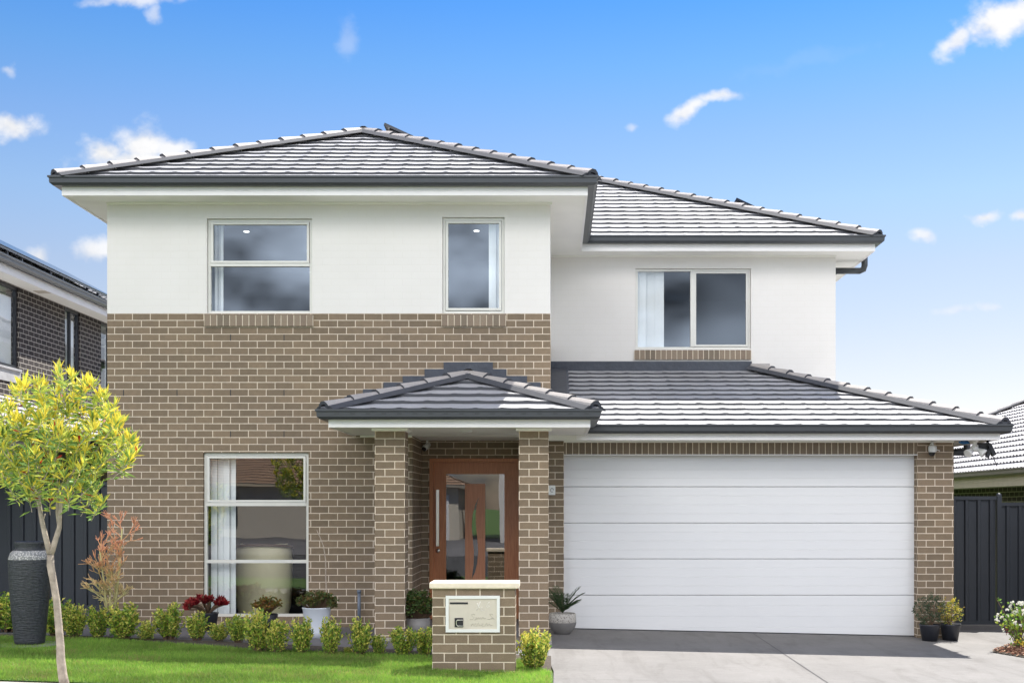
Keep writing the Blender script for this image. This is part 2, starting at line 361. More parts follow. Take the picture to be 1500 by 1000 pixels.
# ------------------------------------------------------------------ ground and setting
def sheet(name, poly, mat, dz, kind='structure', sub=None):
    """flat sheet that follows the fall of the land; poly in (x,y), fan of strips in x"""
    bm = bmesh.new(); vs = [bm.verts.new((x, y, 0)) for x, y in poly]; bm.faces.new(vs)
    for cx in (-14, 14):
        bmesh.ops.bisect_plane(bm, geom=bm.verts[:] + bm.edges[:] + bm.faces[:], plane_co=(cx, 0, 0), plane_no=(1, 0, 0))
    for v in bm.verts: v.co.z = gz(v.co.x) + dz
    bm.normal_update()
    for f in bm.faces:
        if f.normal.z < 0: f.normal_flip()
    me = bpy.data.meshes.new(name); bm.to_mesh(me); bm.free(); me.materials.append(M[mat])
    o = bpy.data.objects.new(name, me); COL.objects.link(o); tag(o, kind=kind); return o
sheet('ground', [(-600, -600), (600, -600), (600, 900), (-600, 900)], 'grassbase', -.02)
sheet('opposite_pavement', [(-40, -30), (40, -30), (40, -6.1), (-40, -6.1)], 'pave', -.012)
sheet('road', [(-60, -6), (60, -6), (60, 6.2), (-60, 6.2)], 'asphalt', -.016)
def edge_y(x): return 11.42 - .06 * (x + 5)     # lawn / footpath edge
sheet('footpath', [(-30, 9.7), (-.02, 9.7), (-.02, 11.10), (-30, 12.8)], 'foot', -.004)
DR = [(-.02, 6.2), (11.5, 6.2), (11.5, 19.4), (5.3, 19.4), (5.3, 17.9), (.05, 17.9), (-.06, 17.2), (-.06, 14.0), (-.0, 12.9)]
sheet('driveway', DR, 'drive', 0.0)
sheet('path', [(-9.5, 15.25), (-5.5, 15.2), (-2.0, 14.55), (-1.2, 14.3), (-.062, 14.2), (-.062, 18.6), (-1.9, 18.6), (-1.9, 17.1), (-6.0, 17.1), (-6.0, 19.2), (-9.5, 19.2)], 'pave', .001)
LAWN = [(-9.5, 11.65), (-.03, 11.15), (-.03, 12.7), (-.20, 13.2), (-.30, 13.75), (-3.4, 14.15), (-5.2, 14.85), (-9.5, 14.95)]
sheet('soil', [(-9.5, 14.9), (-5.2, 14.8), (-3.4, 14.1), (-.30, 13.7), (-.20, 13.1), (-.03, 12.6), (-.022, 12.6), (-.03, 14.19), (-1.2, 14.29), (-2.0, 14.54), (-5.5, 15.19), (-9.5, 15.24)], 'soil', .006)
sheet('lawn_soil', LAWN, 'grassbase', .004)
# dark control joints in the driveway
mb = MB()
def joint(p, q, w=.005):
    p = Vector((p[0], p[1], 0)); q = Vector((q[0], q[1], 0)); d = (q - p).normalized(); n = Vector((-d.y, d.x, 0)) * w
    mb.face([(a.x, a.y, gz(a.x) + .004) for a in (p - n, q - n, q + n, p + n)][::-1])
joint((2.66, 6.3), (2.74, 17.35)); joint((.0, 12.35), (2.66, 12.3), .003); joint((5.3, 15.55), (7.4, 15.6), .004)
o = mb.build('driveway_joints', 'roomdark'); tag(o, kind='structure')
# mulch bed on the right
sheet('garden_bed', [(5.75, 14.72), (9.3, 14.40), (9.3, 17.0), (6.3, 17.0), (5.42, 15.62)], 'soil', .01)

# ------------------------------------------------------------------ roofs
def tile_plane(out, p0, u, r, slope, U, Rn, clips, tw=.30, gauge=.335, butt=.035, hump=.007, hw=.13, seg=6, mi=0):
    """tiled roof plane. p0 eave start, u unit along the eave, r unit horizontally uphill, slope=tan pitch, U length, Rn run. clips: (co,no) keep side = -no"""
    u = Vector(u); r = Vector(r); sv = (r + Vector((0, 0, slope))).normalized(); N = u.cross(sv).normalized()
    if N.z < 0: N = -N
    p0 = Vector(p0); V = Rn * math.sqrt(1 + slope * slope); nc = max(1, round(V / gauge)); g = V / nc
    nt_ = int(math.ceil(U / tw)); bm = bmesh.new(); S = [0, .10, .2, .45, .7, .9] if seg == 6 else [i / seg for i in range(seg)]
    cols = [(t + s) * tw for t in range(nt_) for s in S] + [nt_ * tw]
    def hp(x):
        t = (x / tw) % 1.0; d = min(t, 1 - t) if hw < .3 else abs(t - .5)
        if hw < .3: return hump * math.exp(-(((t - .08) if t < .6 else (t - 1.08)) / hw) ** 2) - .002 * math.sin(t * math.pi)
        return hump * math.cos(t * 2 * math.pi)
    rnd = random.Random(3)
    for c in range(nc):
        v0 = c * g; v1 = (c + 1) * g + .01; rows = []
        jit = [rnd.uniform(-.003, .003) for _ in range(nt_ + 1)]
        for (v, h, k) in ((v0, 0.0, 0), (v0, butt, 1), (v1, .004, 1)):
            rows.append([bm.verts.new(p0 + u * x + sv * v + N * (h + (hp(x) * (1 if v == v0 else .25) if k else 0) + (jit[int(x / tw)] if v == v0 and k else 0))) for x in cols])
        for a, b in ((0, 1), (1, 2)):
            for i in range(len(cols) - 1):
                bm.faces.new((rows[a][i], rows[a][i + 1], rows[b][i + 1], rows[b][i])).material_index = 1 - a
    for co, no in clips:
        bmesh.ops.bisect_plane(bm, geom=bm.verts[:] + bm.edges[:] + bm.faces[:], plane_co=co, plane_no=no, clear_outer=True)
    bm.verts.index_update()
    for f in bm.faces:
        pts = [tuple(v.co) for v in f.verts]
        fn = f.normal if f.normal.length > 0 else Vector((0, 0, 1))
        out.face(pts, f.material_index)
    bm.free()
def caps(out, p0, p1, n=None, mi=1, sc=.86, bed=True):
    p0 = Vector(p0); p1 = Vector(p1); d = (p1 - p0); L = d.length; d.normalize(); n = n or max(1, round(L / .40)); st = L / n
    s = d.cross(Vector((0, 0, 1))).normalized(); nn = s.cross(d)
    if nn.z < 0: nn = -nn
    pr = [(-.135, -.045), (-.095, .035), (-.035, .075), (.035, .075), (.095, .035), (.135, -.045)]
    for i in range(n):
        a = p0 + d * (st * i); b = p0 + d * (st * (i + 1) + .03)
        q = lambda P, k, lift: [P + s * (x * k * sc) + nn * (z * k * sc + lift) for x, z in pr]
        jx = random.uniform(-.004, .004)
        A = q(a, 1.05, .018 + jx); A2 = q(a, .95, -.02); B = q(b, .93, -.006 + jx)
        for k in range(len(pr) - 1):
            out.face([A[k], B[k], B[k + 1], A[k + 1]], mi); out.face([A[k + 1], A2[k + 1], A2[k], A[k]], 2)  # cap ends reuse the dark bedding colour as painted shade, like tile butts
    if bed:
        b0 = [p0 + s * x + nn * z for x, z in ((-.20, -.03), (-.12, .022), (.12, .022), (.20, -.03))]
        b1 = [v + (p1 - p0) for v in b0]
        for k in range(3): out.face([b0[k], b1[k], b1[k + 1], b0[k + 1]], 2)
        out.face(b0[::-1], 2)
GUT = [(0, 0), (.085, 0), (.118, .028), (.122, .085), (.138, .095), (.138, .118), (.122, .118), (.116, .098), (.105, .03), (.012, .015), (.012, .10), (0, .10)]
def gutter(out, path, ztop, closed=False, h=.118):
    out.sweep([(o, ztop - .118 + z) for o, z in GUT], path, closed)
def fascia(out, path, z0, z1, closed=False):
    h = z1 - z0
    out.sweep([(-.03, z0), (0, z0), (0, z0 + h * .42), (-.004, z0 + h * .45), (0, z0 + h * .48), (0, z1), (-.03, z1)], path, closed)

HO = (-2.0, 17.0, 0.0)
house = thing('two_storey_house', 'two storey house of white painted and brown brick with dark hip roofs and double garage', 'house', HO)
def hb(mb, name, mats, parent=None, label=None):
    o = mb.build(name, mats, parent or house, HO)
    if label: o['label'] = label
    return o
TS = .46; E1 = 16.50; ZE = 5.985; XL, XR = -6.55, .53; HX = (XR - XL) / 2; XM = (XL + XR) / 2
E2 = 20.08; XR2 = 5.20; HB = (XR2 - XL) / 2; XMB = (XR2 + XL) / 2; YB = 38.0
mb = MB()
V = Vector
def hipL(x0, y0): return ((x0, y0, 0), V((-1, 1, 0)))   # keep x-x0 > y-y0  -> outer is -(x)+(y)
# wing front
tile_plane(mb, (XL, E1, ZE), (1, 0, 0), (0, 1, 0), TS, XR - XL, HX, [((XL, E1, 0), V((-1, 1, 0))), ((XR, E1, 0), V((1, 1, 0)))])
# wing right slope
tile_plane(mb, (XR, E1, ZE), (0, 1, 0), (-1, 0, 0), TS, HX + (E2 - E1), HX, [((XR, E1, 0), V((-1, -1, 0))), ((XR, E2, 0), V((1, 1, 0)))])
# long left slope, two pieces
tile_plane(mb, (XL, YB, ZE), (0, -1, 0), (1, 0, 0), TS, YB - E1, HX, [((XL, E1, 0), V((1, -1, 0))), ((XL, YB, 0), V((1, 1, 0)))])
z2 = ZE + TS * HX
tile_plane(mb, (XM, YB, z2), (0, -1, 0), (1, 0, 0), TS, YB - E2, HB - HX, [((XL, E2, 0), V((1, -1, 0))), ((XL, YB, 0), V((1, 1, 0)))])
# main front slope
tile_plane(mb, (XM, E2, ZE), (1, 0, 0), (0, 1, 0), TS, XR2 - XM, HX, [((XR, E2, 0), V((-1, -1, 0))), ((XR2, E2, 0), V((1, 1, 0)))])
tile_plane(mb, (XL, E2 + HX, z2), (1, 0, 0), (0, 1, 0), TS, XR2 - XL, HB - HX, [((XL, E2, 0), V((-1, 1, 0))), ((XR2, E2, 0), V((1, 1, 0)))])
# right and back slopes
tile_plane(mb, (XR2, E2, ZE), (0, 1, 0), (-1, 0, 0), TS, YB - E2, HB, [((XR2, E2, 0), V((-1, -1, 0))), ((XR2, YB, 0), V((-1, 1, 0)))])
tile_plane(mb, (XR2, YB, ZE), (-1, 0, 0), (0, -1, 0), TS, XR2 - XL, HB, [((XR2, YB, 0), V((1, -1, 0))), ((XL, YB, 0), V((-1, -1, 0)))])
roof1 = hb(mb, 'roof', ['tile', 'shaded_tile_edge'])
mb = MB(); zc = .05
caps(mb, (XL + .02, E1 + .02, ZE + zc), (XM, E1 + HX, z2 + zc)); caps(mb, (XR - .02, E1 + .02, ZE + zc), (XM, E1 + HX, z2 + zc))
caps(mb, (XM, E2 + HX, z2 + zc), (XM, E1 + HX - .05, z2 + zc + .01))
z3 = ZE + TS * HB
caps(mb, (XR2 - .02, E2 + .02, ZE + zc), (XMB, E2 + HB, z3 + zc)); caps(mb, (XL, YB, ZE + zc), (XMB, YB - HB, z3 + zc)); caps(mb, (XR2, YB, ZE + zc), (XMB, YB - HB, z3 + zc))
caps(mb, (XM, E2 + HX, z2 + zc), (XMB, E2 + HB, z3 + zc)); caps(mb, (XMB, YB - HB, z3 + zc), (XMB, E2 + HB, z3 + zc))
hb(mb, 'ridge_capping', ['cap', 'cap', 'bed'], roof1)
P1 = [(-6.45, 38.1), (-6.45, 16.56), (.447, 16.56), (.447, 20.15), (5.13, 20.15), (5.13, 38.1)]
mb = MB(); gutter(mb, P1, 6.018, True); hb(mb, 'gutter', 'gutter', roof1)
mb = MB(); fascia(mb, P1, 5.788, 5.925, True); hb(mb, 'fascia', 'trim', roof1)
mb = MB(); zs = 5.797
for b in ((-6.42, -6.01, 16.59, 38), (-6.01, .417, 16.59, 17.0), (-.046, .417, 17.0, 20.18), (-.046, 5.10, 20.18, 20.55), (4.589, 5.10, 20.55, 38)):
    mb.box(b[0], b[1], b[2], b[3], zs, zs + .01)
for b in ((-6.01, -.046, 16.97, 17.0), (-.046, -.02, 16.97, 20.52), (-.046, 4.589, 20.52, 20.55)):
    mb.box(b[0], b[1], b[2], b[3], zs - .028, zs)
hb(mb, 'eave_lining', 'soffit', roof1)

# garage roof
GE = 16.80; GZ = 2.775; GS = (3.92 - GZ) / (20.55 - GE); GXR = 6.03; HXT = 3.26; GS2 = (3.92 - GZ) / (GXR - HXT)
hn = V((20.55 - GE, GXR - HXT, 0))
mb = MB()
tile_plane(mb, (-.046, GE, GZ), (1, 0, 0), (0, 1, 0), GS, GXR + .046, 20.55 - GE, [((GXR, GE, 0), hn)], gauge=.34)
tile_plane(mb, (GXR, GE, GZ), (0, 1, 0), (-1, 0, 0), GS2, 20.55 - GE, GXR - HXT, [((GXR, GE, 0), -hn), ((0, 20.55, 0), V((0, 1, 0)))], gauge=.34)
tile_plane(mb, (GXR, 20.5, GZ), (0, 1, 0), (-1, 0, 0), GS2, 6.5, GXR - 4.589, [], gauge=.34)
roof2 = hb(mb, 'garage_roof', ['tile', 'shaded_tile_edge'])
mb = MB(); caps(mb, (GXR - .02, GE + .02, GZ + .05), (HXT, 20.5, 3.92 + .05)); mb.box(3.2, 3.5, 20.45, 20.56, 3.93, 4.03, 1)
hb(mb, 'ridge_capping', ['cap', 'cap', 'bed'], roof2)
P2 = [(.30, 16.84), (5.955, 16.84), (5.955, 27.0)]
mb = MB(); gutter(mb, P2, 2.803); hb(mb, 'gutter', 'gutter', roof2)
mb = MB(); fascia(mb, P2, 2.600, 2.708); hb(mb, 'fascia', 'trim', roof2)
mb = MB()
for b in ((.42, 5.925, 16.87, 17.29), (5.477, 5.925, 17.29, 27), (-.25, .42, 16.99, 17.29)): mb.box(b[0], b[1], b[2], b[3], 2.612, 2.622)
mb.box(.14, 5.477, 17.26, 17.29, 2.588, 2.612)
hb(mb, 'eave_lining', 'soffit', roof2)
mb = MB()   # lead along the walls
mb.box(-.046, 3.22, 20.515, 20.548, 3.86, 4.072)
for i in range(8):
    a = 17.1 + i * .43; b = a + .43
    z0 = GZ + GS * (a - GE); z1 = GZ + GS * (b - GE)
    mb.face([(-.044, a, z0 + .06), (.20, a, z0 + .055), (.20, b, z1 + .055), (-.044, b, z1 + .06)])
    mb.face([(.20, a, z0 + .055), (.24, a, z0 + .02), (.24, b, z1 + .02), (.20, b, z1 + .055)])
    mb.face([(-.040, a, z0 + .06), (-.040, b, z1 + .06), (-.040, b, z1 + .2), (-.040, a, z0 + .2)])
hb(mb, 'roof_flashing', 'flash', roof2)

# porch roof
PE = 15.08; PZe = 2.845; PXL, PXR = -2.78, .53; PH = (PXR - PXL) / 2; PXM = (PXL + PXR) / 2; PS = .345
mb = MB()
tile_plane(mb, (PXL, PE, PZe), (1, 0, 0), (0, 1, 0), PS, PXR - PXL, PH, [((PXL, PE, 0), V((-1, 1, 0))), ((PXR, PE, 0), V((1, 1, 0)))], gauge=.36, tw=.305, butt=.044)
tile_plane(mb, (PXR, PE, PZe), (0, 1, 0), (-1, 0, 0), PS, 17.0 - PE + .6, PH, [((PXR, PE, 0), V((-1, -1, 0))), ((-.046, 17.0, 0), V((0, 1, 0)))], gauge=.36)
tile_plane(mb, (PXL, 17.0, PZe), (0, -1, 0), (1, 0, 0), PS, 17.0 - PE, PH, [((PXL, PE, 0), V((1, -1, 0)))], gauge=.36)
roof3 = hb(mb, 'porch_roof', ['tile', 'shaded_tile_edge'])
mb = MB(); za = PZe + PS * PH
caps(mb, (PXL + .03, PE + .03, PZe + .045), (PXM, PE + PH, za + .045), 6); caps(mb, (PXR - .03, PE + .03, PZe + .045), (PXM, PE + PH, za + .045), 6)
caps(mb, (PXM, 16.99, za + .05), (PXM, PE + PH - .05, za + .06), 1)
hb(mb, 'ridge_capping', ['cap', 'cap', 'bed'], roof3)
P3 = [(-2.697, 16.99), (-2.697, 15.12), (.439, 15.12), (.439, 16.84)]
mb = MB(); gutter(mb, P3, 2.868)
for i in range(17):      # overflow slots
    x = -2.6 + i * .185; mb.box(x, x + .055, 14.9955, 14.999, 2.812, 2.818, 1)
hb(mb, 'gutter', ['gutter', 'black'], roof3)
mb = MB(); fascia(mb, P3, 2.66, 2.765); hb(mb, 'fascia', 'trim', roof3)
mb = MB(); mb.box(-2.667, .409, 15.15, 16.985, 2.668, 2.678); mb.box(-1.902, -.25, 16.985, 18.2, 2.664, 2.672)
mb.box(-2.6, -1.902, 16.96, 16.99, 2.645, 2.668); mb.box(-.25, .42, 16.955, 16.985, 2.598, 2.668)
por = hb(mb, 'porch_ceiling', 'soffit', roof3)
mb = MB(); mb.lathe([(0, -.022), (.06, -.02), (.075, -.006), (.08, 0)], (-1.1, 15.9, 2.667), 20); hb(mb, 'ceiling_light', 'white', por)
mb = MB()
steps = [(650, 722, 530.5), (622, 742, 540.5), (590, 772, 550.5), (562, 792, 560), (532, 803, 570), (505, 803, 581)]
for i, (a, b, y) in enumerate(steps):
    z1 = PZ(y, 17); z0 = PZ(steps[i + 1][2] if i < 5 else 600, 17)
    mb.box(PX(a, 17), min(PX(b, 17), -.05), 16.982, 16.998, z0, z1)
hb(mb, 'wall_flashing', 'flash', roof3)

# ------------------------------------------------------------------ house walls
WA = (PX(303, 17), PX(457, 17), 4.312, PZ(320, 17)); WB = (PX(648, 17), PX(739, 17), 4.312, PZ(318, 17)); WC = (PX(297.5, 17), PX(452, 17), PZ(903, 17), PZ(662.5, 17))
Y2 = 20.55; WD = (PX(931, Y2), PX(1100, Y2), PZ(511, Y2), PZ(393, Y2))
mb = MB()
mb.wall(-6.01, -.046, -.2, 4.31, 17.0, .12, [WC, (-1.902, -.046, -.2, 2.675)], uoff=.091)
for px_w, py_w in [(181 + 77.3 * i, 575) for i in range(4)] + [(337, 494), (414.5, 494), (335, 636), (412, 636)]:   # open weep joints
    kx = round((PX(px_w, 17) - .091 - .12) / .24) * .24 + .091 + .12; kz = 4.31 + math.floor((PZ(py_w, 17) - 4.31) / .0926) * .0926
    mb.box(kx - .0055, kx + .0055, 16.9985, 17.003, kz + .003, kz + .088, 1)
mb.box(-6.01, -5.89, 17.12, 38, -.2, 4.31); mb.box(-.166, -.046, 17.12, 20.55, 2.675, 4.31)
mb.box(-2.022, -1.902, 17.12, 18.2, -.2, 2.675)
mb.box(-5.89, 4.589, 37.88, 38, -.2, 4.31)
hb(mb, 'brick_wall', ['brick', 'black'])
mb = MB()
mb.wall(-6.01, -.046, 4.31, 5.80, 17.0, .12, [WA, WB])
mb.box(-6.01, -5.89, 17.12, 38, 4.31, 5.8); mb.box(-.166, -.046, 17.12, 20.55, 4.31, 5.8)
mb.wall(-.046, 4.589, 2.62, 5.8, Y2, .12, [WD]); mb.box(4.469, 4.589, Y2 + .12, 37.88, 2.62, 5.8); mb.box(-5.89, 4.589, 37.88, 38, 4.31, 5.8)
hb(mb, 'painted_wall', 'painted')
DOOR = (PX(629, 18.2), PX(760, 18.2), .10, PZ(671, 18.2))
mb = MB()
mb.wall(-1.902, -.13, -.2, 2.664, 18.2, .12, [DOOR]); mb.box(-.25, -.13, 17.64, 18.2, -.2, 2.664)
hb(mb, 'porch_wall', 'brick')
mb = MB(); mb.box(-.25, .14, 17.29, 17.64, -.2, 2.61, uoff=-.10); hb(mb, 'garage_pier', 'brick'); mb = MB(); mb.box(4.98, 5.477, 17.29, 17.64, -.3, 2.61, uoff=4.98)
mb.box(5.357, 5.477, 17.64, 26, -.3, 2.61); mb.box(-.13, 5.357, 25.9, 26, -.2, 2.61)
hb(mb, 'garage_wall', 'brick')
mb = MB(); mb.box(.14, 4.98, 17.29, 17.42, 2.428, 2.588, voff=-2.36); mb.box(.14, 4.98, 17.42, 17.64, 2.47, 2.61)
hb(mb, 'garage_lintel', 'soldier')
mb = MB(); mb.box(.14, 4.98, 17.287, 17.42, 2.416, 2.4275); hb(mb, 'lintel_bar', 'trim')
for x0, x1 in ((-2.19, -1.822), (-.426, -.062)):
    mb = MB(); mb.box(x0, x1, 15.46, 15.81, gz(x0) - .05, 2.635, uoff=x0 + .005, voff=-2.635)
    col = hb(mb, 'porch_pillar', 'brick')
    mb = MB(); mb.box(x0 - .035, x1 + .035, 15.43, 15.84, 2.635, 2.667); hb(mb, 'pillar_cap', 'soffit', col)
    mb = MB(); mb.box(x0 - .04, x1 + .04, 15.42, 15.85, gz(x0) - .04, gz(x0) + .03); hb(mb, 'pillar_footing', 'foot', col)
# porch slab (one low step)
mb = MB(); mb.box(-1.9, -.25, 16.2, 18.2, -.1, .085); hb(mb, 'porch_floor', 'pave')

def brick_sill(parent, x0, x1, z1, y, h, proj=.035, slope=.02):
    mb = MB(); n = round((x1 - x0) / .0865); w = (x1 - x0) / n
    for i in range(n):
        a = x0 + i * w + .006; b = x0 + (i + 1) * w - .006; j = random.uniform(-.003, .003)
        P = [(a, y - proj + j, z1 - h), (b, y - proj + j, z1 - h), (b, y - proj + j, z1 - slope), (a, y - proj + j, z1 - slope), (a, y + .05, z1 - h), (b, y + .05, z1 - h), (b, y + .05, z1), (a, y + .05, z1)]
        c = random.choice([(.27, .21, .15), (.235, .18, .13), (.20, .16, .115)])
        for q in ((0, 1, 2, 3), (3, 2, 6, 7), (1, 5, 6, 2), (4, 0, 3, 7), (0, 4, 5, 1)): mb.face([P[k] for k in q], 0, col=c)
    mb.box(x0, x1, y - proj + .006, y + .045, z1 - h + .003, z1 - slope - .006, 1)
    return hb(mb, 'brick_sill', ['sillbrick', 'mortar'], parent)
def sill_mat():
    m, nt, b = nmat('sill_brick'); b.inputs['Roughness'].default_value = .85
    at = nd(nt, 'ShaderNodeAttribute', attribute_name='Col'); tc = nd(nt, 'ShaderNodeTexCoord'); n = noise(nt, tc.outputs['Object'], 120, 3, .7)
    nt.links.new(mixc(nt, 1.0, at.outputs['Color'], mixc(nt, ramp(nt, n, .3, .7), (.75,) * 3, (1.15,) * 3), 'MULTIPLY'), b.inputs['Base Color']); return m
M['sillbrick'] = sill_mat(); M['mortar'] = pm('mortar', (.74, .65, .51), .9)
def ring(mb, x0, x1, z0, z1, y0, y1, w, wb=None):
    wb = wb or w
    mb.box(x0, x0 + w, y0, y1, z0, z1); mb.box(x1 - w, x1, y0, y1, z0, z1); mb.box(x0 + w, x1 - w, y0, y1, z1 - w, z1); mb.box(x0 + w, x1 - w, y0, y1, z0, z0 + wb)
def pane(parent, x0, x1, z0, z1, y, mat='glass'):
    mb = MB(); mb.box(x0, x1, y, y + .006, z0, z1); return hb(mb, 'pane', mat, parent)
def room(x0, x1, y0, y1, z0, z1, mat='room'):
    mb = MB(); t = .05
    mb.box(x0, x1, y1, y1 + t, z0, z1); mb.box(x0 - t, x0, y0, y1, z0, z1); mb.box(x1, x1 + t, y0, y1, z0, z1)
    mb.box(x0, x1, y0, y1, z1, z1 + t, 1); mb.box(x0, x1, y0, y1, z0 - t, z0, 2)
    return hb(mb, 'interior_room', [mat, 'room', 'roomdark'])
def vframe(name, o, y=17.0, mat='frame', rec=.045):
    mb = MB(); ring(mb, o[0] + .004, o[1] - .004, o[2] + .002, o[3] - .004, y + rec, y + .11, .035)
    return hb(mb, name, mat)
# upper left window: awning sash over fixed light
w = vframe('window', WA); mz = PZ(387, 17)
mb = MB(); mb.box(WA[0] + .04, WA[1] - .04, 17.04, 17.10, mz - .02, mz + .02); hb(mb, 'transom', 'frame', w); mb = MB(); ring(mb, WA[0] + .045, WA[1] - .045, mz + .022, WA[3] - .045, 17.03, 17.09, .03); hb(mb, 'sash', 'frame', w)
pane(w, WA[0] + .07, WA[1] - .07, mz + .05, WA[3] - .07, 17.06); pane(w, WA[0] + .04, WA[1] - .04, WA[2] + .035, mz - .02, 17.075)
brick_sill(w, WA[0] - .03, WA[1] + .02, 4.31, 17.0, .175)
w = vframe('window', WB)
mb = MB(); ring(mb, WB[0] + .045, WB[1] - .045, WB[2] + .045, WB[3] - .045, 17.03, 17.09, .03); hb(mb, 'sash', 'frame', w)
pane(w, WB[0] + .07, WB[1] - .07, WB[2] + .07, WB[3] - .07, 17.06); brick_sill(w, WB[0] - .01, WB[1] + .02, 4.31, 17.0, .175)
w = vframe('window', WC); m1 = PZ(738, 17); m2 = PZ(822, 17)
mb = MB(); mb.box(WC[0] + .04, WC[1] - .04, 17.04, 17.10, m1 - .025, m1 + .025); hb(mb, 'transom', 'frame', w); mb = MB(); mb.box(WC[0] + .04, WC[1] - .04, 17.045, 17.10, m2 - .022, m2 + .022); hb(mb, 'transom', 'frame', w); mb = MB()
ring(mb, WC[0] + .045, WC[1] - .045, m1 + .027, WC[3] - .045, 17.03, 17.09, .03); hb(mb, 'sash', 'frame', w)
pane(w, WC[0] + .07, WC[1] - .07, m1 + .055, WC[3] - .07, 17.06); pane(w, WC[0] + .04, WC[1] - .04, m2 + .02, m1 - .025, 17.075); pane(w, WC[0] + .04, WC[1] - .04, WC[2] + .035, m2 - .02, 17.075)
brick_sill(w, WC[0] - .0, WC[1] + .0, WC[2], 17.0, .16, .04, .10)
w = vframe('window', WD, Y2); mx = PX(1014.5, Y2)
mb = MB(); mb.box(mx - .03, mx + .03, Y2 + .03, Y2 + .10, WD[2] + .04, WD[3] - .04); hb(mb, 'mullion', 'frame', w); mb = MB()
ring(mb, mx + .032, WD[1] - .045, WD[2] + .045, WD[3] - .045, Y2 + .035, Y2 + .08, .03); hb(mb, 'sash', 'frame', w)
pane(w, WD[0] + .04, mx - .03, WD[2] + .035, WD[3] - .04, Y2 + .075)
p = pane(w, mx + .06, WD[1] - .07, WD[2] + .07, WD[3] - .07, Y2 + .055, 'screen'); p['label'] = 'dark insect-screened pane'
brick_sill(w, WD[0] - .02, WD[1] + .0, WD[2] - .004, Y2, .17)
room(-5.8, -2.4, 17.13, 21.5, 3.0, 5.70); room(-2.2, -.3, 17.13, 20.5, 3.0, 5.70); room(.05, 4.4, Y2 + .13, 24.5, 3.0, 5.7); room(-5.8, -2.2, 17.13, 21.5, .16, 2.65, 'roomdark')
for (px, py) in ((361, 339), (698, 338)):
    d = 4.0 * F / (CY - py) * 1.0; mb = MB(); mb.lathe([(0, 5.690), (.036, 5.690), (.042, 5.70)], (PX(px, d), d, 0), 20); o = hb(mb, 'ceiling_downlight', 'lamp')

# front door
dy = 18.23; mb = MB()
x0, x1, z0, z1 = DOOR
ring(mb, x0 + .002, x1 - .002, z0, z1 - .002, dy - .05, dy + .08, .055); fr = hb(mb, 'door_frame', 'wood')
lx0 = x0 + .057; lx1 = x1 - .057; lz0 = z0 + .057; lz1 = z1 - .059
gx0 = PX(653.4, dy); gx1 = PX(739, dy); gz1 = PZ(694, dy); gz0 = .40
mb = MB(); mb.box(lx0, gx0, dy, dy + .045, lz0, lz1); mb.box(gx1, lx1, dy, dy + .045, lz0, lz1); mb.box(gx0, gx1, dy, dy + .045, gz1, lz1); mb.box(gx0, gx1, dy, dy + .045, lz0, gz0)
leafd = hb(mb, 'door', 'wood', fr)
mb = MB(); mb.box(gx0, gx1, dy + .02, dy + .028, gz0, gz1); hb(mb, 'pane', 'doorglass', fr)
q = lambda X, Y: (PX(600 + X / 4.545, dy), PZ(640 + Y / 4.545, dy))
Lc = [(462, 395), (435, 450), (418, 520), (413, 600), (420, 680), (428, 760), (425, 850), (415, 930), (408, 955)]
Rc = [(462, 395), (448, 450), (440, 520), (443, 600), (452, 680), (457, 760), (450, 840), (435, 900), (408, 955)]
mb = MB()
Lq = [q(*p) for p in Lc]; Rq = [q(*p) for p in Rc]; xa, zt = q(370, 310); xb, _ = q(502, 310)
def strip(mb, A, B, y0, y1):
    for i in range(len(A) - 1):
        mb.face([(A[i + 1][0], y0, A[i + 1][1]), (B[i + 1][0], y0, B[i + 1][1]), (B[i][0], y0, B[i][1]), (A[i][0], y0, A[i][1])])
strip(mb, [(xa, p[1]) for p in Lq], Lq, dy - .006, 0); strip(mb, Rq, [(xb, p[1]) for p in Rq], dy - .006, 0)
for C_ in (Lq, Rq):
    for i in range(len(C_) - 1):
        a, b = C_[i], C_[i + 1]; mb.face([(a[0], dy - .006, a[1]), (b[0], dy - .006, b[1]), (b[0], dy + .018, b[1]), (a[0], dy + .018, a[1])])
mb.box(xa, xb, dy - .006, dy + .018, Lq[0][1], zt); mb.box(xa, xb, dy - .006, dy + .018, gz0, Lq[-1][1])
mb.box(xa - .002, xa, dy - .006, dy + .018, gz0, zt); mb.box(xb, xb + .002, dy - .006, dy + .018, gz0, zt)
hb(mb, 'door_inlay', 'wood2', fr)
mb = MB(); hx = PX(641, dy - .09); mb.box(hx - .02, hx + .02, dy - .095, dy - .06, PZ(799, dy), PZ(717, dy))
for zz in (PZ(795, dy), PZ(721, dy)): mb.box(hx - .014, hx + .014, dy - .06, dy, zz - .018, zz + .018)
hb(mb, 'pull_handle', 'chrome', fr)
mb = MB(); mb.lathe([(0, .0), (.028, 0), (.028, .012), (0, .012)], (0, 0, 0), 16)
mb.v = [(hx + a, dy - .001 - c, PZ(806, dy) + b) for a, b, c in mb.v]; hb(mb, 'lock', 'chrome', fr)
room(-1.88, -.27, 18.33, 21, .08, 2.6, 'room')

